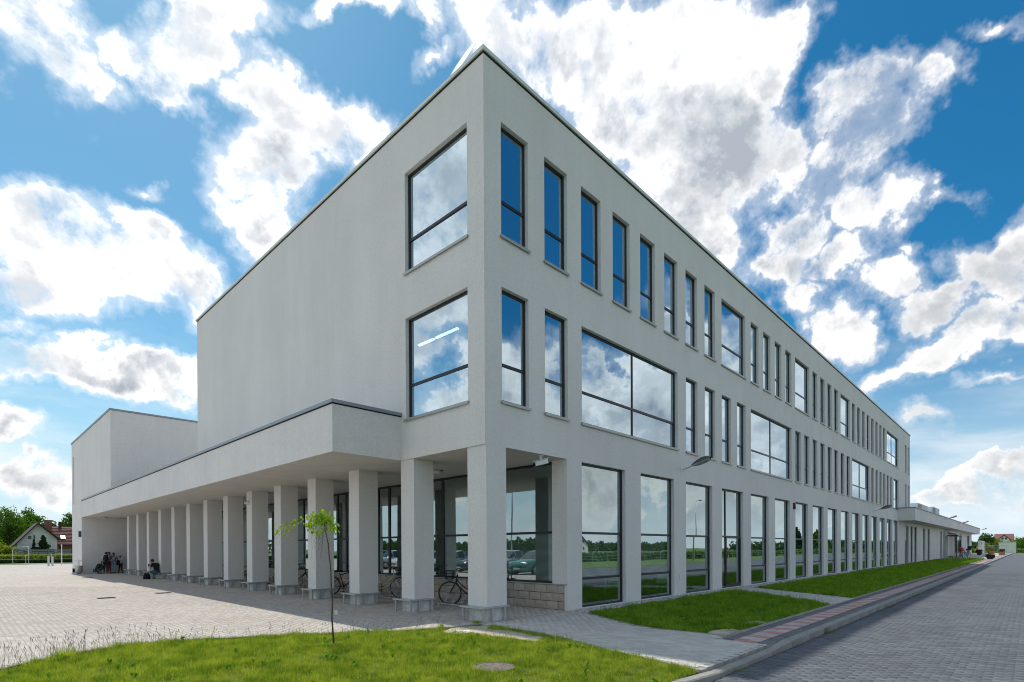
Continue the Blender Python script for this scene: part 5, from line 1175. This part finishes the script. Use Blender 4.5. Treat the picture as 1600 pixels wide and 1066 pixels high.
# ------------------------------------------------------------------ left background
def rail_fence():
    t = thing('rail_fence', 'thin white metal rail fence behind the far edge of the plaza', 'fence', (0, 76.6, 0))
    b = MB(); b.tube([(-16, 0, 1.1), (3, 0, 1.1)], .014, 6); b.tube([(-16, 0, .6), (3, 0, .6)], .01, 6); build(b, 'rail', 'white', t)
    for k in range(9): b = MB(); b.tube([(-16+k*2.3, 0, 0), (-16+k*2.3, 0, 1.15)], .022, 6); build(b, 'post', 'white', t)
rail_fence()
t = thing('arched_gate', 'pale arched metal gate frame standing in front of the gabled house', 'gate', (-2.75, 78, 0)); b = MB(); b.tube([(-.5, 0, 0), (-.5, 0, 1.7), (-.25, 0, 2.05), (.9, 0, 2.1), (.9, 0, 0)], .028, 6); build(b, 'frame', 'white', t)
b = MB(); b.tube([(-.5, 0, 1.0), (.9, 0, 1.0)], .018, 6); build(b, 'bar', 'white', t)
t = thing('grey_post', 'short grey cabinet posts at the far plaza edge', 'cabinet', (-.95, 66, 0)); b = MB(); b.box(-.28, -.12, -.15, .15, 0, 1.0); b.box(-.30, -.10, -.18, .18, 1.0001, 1.05); build(b, 'cabinet', 'galv', t); b = MB(); b.box(.05, .2, -.15, .15, 0, .98); build(b, 'cabinet', 'galv', t)
t = thing('flag_pole', 'thin pale post beside the hall block at the far plaza edge', 'post', (.35, 70, 0)); b = MB(); b.tube([(0, 0, 0), (0, 0, 2.2)], .05, 6); build(b, 'pole', 'white', t); b = MB(); b.ball((0, 0, 2.22), .07); build(b, 'finial', 'white', t)
def hedge(name, x0, x1, y0, y1, h, mt, lab, n, ls=.12, cat='hedge'):
    p = np.stack([RNG.uniform(x0, x1, n), RNG.uniform(y0, y1, n), -.1+(h+.1)*RNG.random(n)**.8*(.8+.2*RNG.random(n))], 1); V, F = leaf_cloud(n, p, np.full(n, .12), 3, ls)
    return stuff(tag(link(name, np_mesh(name, V, F, mt)), lab, cat))
struct(build(MB().prism([(-60, 76), (14, 76), (14, 79.5), (-60, 79.5)], -.2, .02), 'far_lawn', 'field'))
struct(build(MB().prism([(-60, 79.5), (14, 79.5), (14, 81.2), (-60, 81.2)], -.2, .03), 'far_path', 'plaza'))
hedge('dark_hedge', -40, 16, 90, 92, .42, 'leaf_dark', 'low dark clipped hedge across the lawn beyond the plaza', 9000, .16)
hedge('tall_grass', -40, 20, 128, 131, 1.0, 'leaf_yellow', 'tall pale grass in front of the gabled house', 5000, .25, 'grass')
t = thing('garden_fence', 'weathered grey plank fence in front of the gabled house', 'fence', (-14, 132, -.2))
for k in range(4): b = MB(); b.box(0, 22.5, -.03, .03, .45+k*.42, .78+k*.42); build(b, 'plank', 'interior', t)
for k in range(10): b = MB(); b.box(k*2.4-.06, k*2.4+.06, .03, .15, 0, 2.2); build(b, 'post', 'bark', t)
# gabled house
H1 = thing('gabled_house', 'white gabled house with dark roof edges beyond the plaza', 'house', (0, 0, 0))
gx0, gx1, gp, gy = .6, 6.7, 3.95, 136.; 
b = MB(); b.extr([(gx0, gy, -.2), (gx1, gy, -.2), (gx1, gy, 4.0), (3.75, gy, 7.0), (gx0, gy, 3.0)], (0, 0, 0), (0, 9, 0)); build(b, 'wall', 'whitewall', H1)
def slab3(b, a, c, y0, y1, th=.25): b.extr([(a[0], y0, a[1]), (c[0], y0, c[1]), (c[0], y0, c[1]+th), (a[0], y0, a[1]+th)], (0, 0, 0), (0, y1-y0, 0))
b = MB(); slab3(b, (0., 2.4), (3.75, 7.1), gy-.8, gy+9.5); slab3(b, (3.75, 7.1), (7.2, 3.7), gy-.8, gy+9.5); build(b, 'roof', 'roof_brown', H1)
b = MB(); slab3(b, (-.05, 2.3), (3.75, 7.0), gy-.95, gy-.81, .3); slab3(b, (3.75, 7.0), (7.25, 3.6), gy-.95, gy-.81, .3); build(b, 'barge_board', 'wood_dark', H1)
for x0, z0, w_, h_ in ((2.2, 3.9, .6, .75), (3.0, 3.9, .35, .9), (5.4, .8, .8, 1.2), (1.4, .8, .8, 1.0)): b = MB(); b.box(x0, x0+w_, gy-.05, gy-.002, z0, z0+h_); f_ = build(b, 'window', 'whitewall', H1); b = MB(); b.box(x0+.06, x0+w_-.06, gy-.07, gy-.0501, z0+.06, z0+h_-.06); build(b, 'pane', 'darkglass', f_)
b = MB(); b.box(5.1, 6.2, gy+3, gy+4, 5, 8.0); build(b, 'chimney', 'brick_red', H1)
H2 = thing('tiled_roof_house', 'house with a broad red brown tiled roof right of the white gable', 'house', (0, 0, 0))
b = MB(); b.box(8.0, 22, 142, 151, -.2, 3.0); build(b, 'wall', 'brick_red', H2)
b = MB(); b.extr([(6.5, 141, 2.8), (6.5, 146.5, 6.9), (6.5, 152, 2.8)], (0, 0, 0), (16, 0, 0)); build(b, 'roof', 'roof_tile', H2)
b = MB()
for k in range(12):
    z = 2.95+k*.32; y = 141+(z-2.8)/4.1*5.5; b.bar((6.5, y-.06, z+.02), (22.5, y-.06, z+.02), .10, .05)
build(b, 'tile_course', 'roof_brown', H2); b = MB(); b.extr([(8.0, 142.55, 4.0), (8.8, 142.55, 4.0), (8.8, 143.6, 4.8), (8.0, 143.6, 4.8)], (0, 0, 0), (0, -.12, .15)); build(b, 'skylight', 'hvac', H2); b = MB(); b.box(8.0, 8.5, 146, 146.6, 6.5, 8.0); build(b, 'chimney', 'wood_dark', H2)
tree((4.3, 133.4, -.2), 4.7, 3.6, 'small dark conifer in front of the gabled house', 'leaf_dark', 'conifer', .05, 60, 60, .16, shape='cone')
tree((2.9, 133.2, -.2), 4.0, 1.6, 'narrow dark conifer left of the bushy one by the white gable', 'leaf_dark', 'conifer', .05, 30, 60, .14, shape='cone')
tree((.6, 160, -.2), 12.5, 9, 'big leafy tree left of and behind the gabled house', 'leaf_mid', 'broadleaf_tree', .15, 75, 80, .24)
tree((5.2, 175, -.2), 13, 7, 'rounded green tree right behind the tallest one', 'leaf_mid', 'broadleaf_tree', .2, 60, 80, .28)
tree((-4.5, 150, -.2), 7.5, 8, 'spreading tree at the left edge behind yellow bushes', 'leaf_mid', 'broadleaf_tree', .15, 60, 80, .26)
tree((8.5, 165, -.2), 10.0, 6, 'green tree peeping over the house ridge by its chimney', 'leaf_blue', 'broadleaf_tree', .2, 50, 80, .28)
tree((13, 170, -.2), 12.0, 6, 'leafy tree above the red tiled roof', 'leaf_mid', 'broadleaf_tree', .2, 55, 80, .28)
tree((17.5, 168, -.2), 12.5, 5, 'leafy tree close to the hall block edge above the red tiled roof', 'leaf_mid', 'broadleaf_tree', .2, 50, 80, .28)
tree((-2.6, 133.6, -.2), 3.4, 5, 'yellow green bush left of the gabled house', 'leaf_yellow', 'bush', .02, 50, 60, .2, 'bush'); tree((-.9, 131.5, -.2), 2.6, 4, 'low yellow green bush at the white gable corner', 'leaf_yellow', 'bush', .02, 40, 60, .2, 'bush')
tree((-6.5, 138, -.2), 5.2, 5, 'yellow green bush farthest left', 'leaf_yellow', 'bush', .02, 50, 60, .2, 'bush')
# far belts all round, seen low on the horizon and in the glass
def belt(p0, p1, n, h, lab, mt='leaf_blue', dep=8., ls=.9):
    p0 = np.array(p0); p1 = np.array(p1); tt = RNG.random(n)[:, None]; P_ = p0+(p1-p0)*tt; hh = h*(.35+.65*np.abs(np.sin(tt[:, 0]*37+np.sin(tt[:, 0]*91)*2)))*(.6+.4*np.abs(np.sin(tt[:, 0]*171)))
    p = np.stack([P_[:, 0]+RNG.uniform(-dep, dep, n), P_[:, 1]+RNG.uniform(-dep, dep, n), hh*RNG.random(n)**.7-.2], 1); V, F = leaf_cloud(n, p, np.full(n, .9), 5, ls)
    return stuff(tag(link('far_wood', np_mesh('far_wood', V, F, mt)), lab, 'trees'))
belt((-150, -120), (-150, 260), 5000, 6.5, 'far line of trees across the field beyond the parked cars', ls=1.)
belt((-120, 330), (160, 400), 4000, 9, 'far wood on the horizon behind the gabled house')
belt((-60, -125), (330, -170), 9000, 5.2, 'far line of trees across the field opposite the long facade', ls=.8)
belt((380, -140), (520, 60), 5000, 6, 'far wood on the horizon at the end of the road')
hedge('verge_weeds', -30, 170, -31, -29.5, 1.0, 'leaf_mid', 'tall green weeds along the field edge across the road', 16000, .22, 'weeds')
struct(build(MB().prism([(-40, -15.02), (60, -19.02), (170, -30.02), (170, -40), (-40, -40)], -.2, -.1), 'road_verge', 'field'))
t = thing('mesh_fence', 'thin pale post and wire fence at the field edge across the road', 'fence', (-30, -28.5, -.1)); b = MB()
for z in (.3, .7, 1.1): b.tube([(0, 0, z), (190, 0, z)], .012, 4)
build(b, 'wire', 'galv', t)
for k in range(64): b = MB() if k == 0 else b
pm = MB().tube([(0, 0, 0), (0, 0, 1.3)], .035, 6).mesh('post', 'galv')
for k in range(64): link('post', pm, t, (k*3., 0, 0))
def simple_house(loc, yaw, w_, d_, h_, rh, wall_m, roof_m, lab, win=True, s=1.):
    t = thing('house', lab, 'house', loc, yaw, 'distant houses across the field'); b = MB(); b.extr([(-w_/2, -d_/2, -.2), (w_/2, -d_/2, -.2), (w_/2, -d_/2, h_), (0, -d_/2, h_+rh*.94), (-w_/2, -d_/2, h_)], (0, 0, 0), (0, d_, 0)); build(b, 'wall', wall_m, t)
    b = MB(); slab3(b, (-w_/2-.6, h_-.5), (0, h_+rh), -d_/2-.6, d_/2+.6, .3); slab3(b, (0, h_+rh), (w_/2+.6, h_-.5), -d_/2-.6, d_/2+.6, .3); r_ = build(b, 'roof', roof_m, t)
    b = MB(); b.box(w_*.15, w_*.15+.7, -.4, .4, h_+rh*.4, h_+rh+1.1); build(b, 'chimney', 'brick_red', r_)
    if win:
        for sy, y in ((-1, -d_/2-.03), (1, d_/2+.03)):
            for x in (-w_*.25, w_*.2):
                for z in (1.0, 3.6):
                    if z+1.2 > h_+rh*.5: continue
                    b = MB(); b.box(x-.55, x+.55, y-.02, y+.02, z, z+1.2); build(b, 'window', 'darkglass', t)
    return t
dh = [((-15, -98), 20, 'white house farthest left across the field'), ((8, -104), 70, 'white house with a brown roof, second across the field'), ((26, -96), 10, 'cream house in front of trees, third across the field'), ((44, -106), 80, 'white gabled house, fourth across the field'), ((60, -100), 15, 'white house with big gable opposite the middle of the facade'),
      ((84, -112), 60, 'cream house among trees opposite the facade end'), ((104, -108), 30, 'white house opposite the low annex'), ((132, -118), 75, 'pale house far along the road side'), ((160, -120), 5, 'pale house farthest along the road side')]
for i, ((x, y), a, lab) in enumerate(dh): simple_house((x, y, -.2), math.radians(a), 8+i % 3, 10, 3.4+.5*(i % 2), 3.2, ['whitewall', 'cream', 'whitewall'][i % 3], ['roof_tile', 'roof_brown'][i % 2], lab)
for i, (x, y, h, lab) in enumerate(((150, -36, 7, 'dark spruce in the field beyond the road near its far end'), (163, -40, 7.5, 'round tree beside the dark spruce across the road'), (185, -42, 7, 'round tree farther off across the road'), (205, -46, 8, 'second dark spruce far off across the road'), (235, -52, 8, 'broad tree farthest off across the road'))):
    tree((x, y, -.2), h, h*.6, lab, 'leaf_dark' if 'spruce' in lab else 'leaf_mid', 'spruce_tree' if 'spruce' in lab else 'broadleaf_tree', .1, 60, 70, .3, shape='cone' if 'spruce' in lab else 'round')

# ------------------------------------------------------------------ far right end
struct(build(MB().prism([(83.3, -.02), (83.3, -4.58), (150, -4.58), (150, -1), (132, -.02)], -.2, -.004), 'forecourt', 'walk_light'))
t = thing('bicycle_shelter', 'glass walled shelter with a dark frame in front of the annex recess', 'shelter', (86.5, -.15, 0))
for x in (0, 3.0, 5.4): b = MB(); b.box(x, x+.12, -1.2, -1.08, 0, 3.0); build(b, 'post', 'anthracite', t)
b = MB(); b.box(0, 5.52, -1.25, -.05, 3.0, 3.12); build(b, 'roof', 'anthracite', t); b = MB(); b.quad((.12, -1.14, .2), (5.4, -1.14, .2), (5.4, -1.14, 2.9), (.12, -1.14, 2.9)); build(b, 'glass_panel', 'glass_low', t); b = MB(); b.box(-1.0, -.05, -1.2, -1.1, 0, 2.9); build(b, 'dark_panel', 'anthracite', t)
def planter(loc, w_, h_, lab, mt='pot', plant='leaf_mid', ph=.5, box_=False, fl=None):
    t = thing('planter', lab, 'planter', loc, 0, 'planters at the annex end'); b = MB()
    if box_: b.box(-w_/2, w_/2, -.3, .3, 0, h_); b.box(-w_/2-.04, w_/2+.04, -.34, .34, h_+.0001, h_+.06)
    else: b.lathe([(w_*.32, 0), (w_*.5, h_), (w_*.54, h_), (w_*.54, h_+.06)], seg=14)
    build(b, 'pot', mt, t); n = 40; p = RNG.uniform(-1, 1, (n, 3))*np.array([w_*.45, .3 if box_ else w_*.45, ph/2])+np.array([0, 0, h_+ph/2]); V, F = leaf_cloud(n, p, np.full(n, .12), 25, .07); link('plant', np_mesh('plant', V, F, plant), t)
planter((121, -1.75, 0), .9, .55, 'round dark planter with red flowers against the low white wall', 'steel_dark', 'maroon', .35); 
planter((79.5, -4.95, .0), .8, .28, 'black tub with dark foliage on the kerb side', 'rubber', 'leaf_dark', .25)
planter((138, -2.7, 0), 1.4, .6, 'terracotta pot with a leafy plant beyond the black tub', 'pot', 'leaf_mid', .7); planter((124, -4.7, 0), 9, .5, 'long terracotta trough with dark shrubs at the road bend', 'pot', 'leaf_dark', .5, True)
# shed, gate, bollard, hedge, house
SX = Vector((173.9, -2.7, 0)); 
t = thing('white_shed', 'plain white flat roofed shed at the end of the road', 'shed', (175.4, -4.2, -.2), -PI/2)
b = MB(); b.box(-1.6, 1.6, 0, 3, 0, 2.75); build(b, 'wall', 'whitewall', t); b = MB(); b.box(-1.72, 1.72, -.12, 3.12, 2.7501, 2.9); build(b, 'roof', 'sill', t); b = MB(); b.box(-1.3, -.4, -.03, -.001, 0, 2.0); build(b, 'door', 'whitewall', t)
t = thing('end_fence', 'grey metal gate and fence between the low wall and the white shed', 'fence', (160, -1.2, 0), YAW-PI/2)
for k in range(14): b = MB(); b.tube([(-1.+k*.42, 0, 0), (-1.+k*.42, 0, 1.9)], .03, 4); build(b, 'bar', 'galv', t)
b = MB(); b.box(-1.1, 4.6, -.03, .03, .3, .36); b.box(-1.1, 4.6, -.03, .03, 1.7, 1.76); build(b, 'rail', 'galv', t)
hx = CAMP+(FW+RT*((1569-800)/FPX))*300; hx.z = -.2
t = thing('far_house', 'white house with a red roof and central gable behind the shed', 'house', hx, YAW-PI/2-math.radians(42)); W_ = 4.1
b = MB(); b.box(-W_+.9, W_-.9, 0, 9, 0, 5.0); build(b, 'wall', 'whitewall', t)
b = MB(); b.extr([(-W_, -.8, 4.6), (-W_, 4.5, 8.6), (-W_, 9.8, 4.6)], (0, 0, 0), (2*W_, 0, 0)); build(b, 'roof', 'roof_tile', t)
b = MB(); b.extr([(-2.2, -1.2, 0), (2.2, -1.2, 0), (2.2, -1.2, 5.6), (0, -1.2, 7.6), (-2.2, -1.2, 5.6)], (0, 0, 0), (0, 4, 0)); build(b, 'gable_wall', 'whitewall', t)
b = MB(); slab3(b, (-2.7, 5.2), (0, 7.9), -1.8, 4, .35); slab3(b, (0, 7.9), (2.7, 5.2), -1.8, 4, .35); build(b, 'gable_roof', 'roof_tile', t)
for x, z in ((-1.1, 5.4), (.3, 5.4), (-1.8, 3.0), (.6, 3.0)): b = MB(); b.box(x, x+.9, -1.26, -1.2001, z, z+1.1); build(b, 'window', 'darkglass', t)
def at_px(px, dist_): p = CAMP+(FW+RT*((px-800)/FPX))*dist_; return (p.x, p.y, -.2)
for px_, ds, h, w_, lab, mt, nm in ((1541, 170, 5.6, 5, 'pale green tree just past the annex end', 'leaf_blue', 'broadleaf_tree'), (1549, 175, 3.8, 6, 'bright yellow green bush left of the shed', 'leaf_yellow', 'bush'), (1555, 260, 5, 8, 'green bush behind the left side of the far house', 'leaf_mid', 'bush'), (1596, 230, 5.4, 9, 'green tree right of the shed at the frame edge', 'leaf_mid', 'broadleaf_tree'), (1590, 300, 6, 8, 'green tree right behind the far house', 'leaf_mid', 'broadleaf_tree'), (1540, 165, 2.6, 4, 'low green bush by the end fence', 'leaf_yellow', 'bush')):
    tree(at_px(px_, ds), h, w_, lab, mt, nm, .08, 50, 70, .26, 'tree' if 'tree' in nm else 'bush')
hedge('field_edge_weeds', 178, 186, -40, 4, .7, 'leaf_mid', 'rough green growth at the end of the road by the shed', 3000, .25, 'weeds')
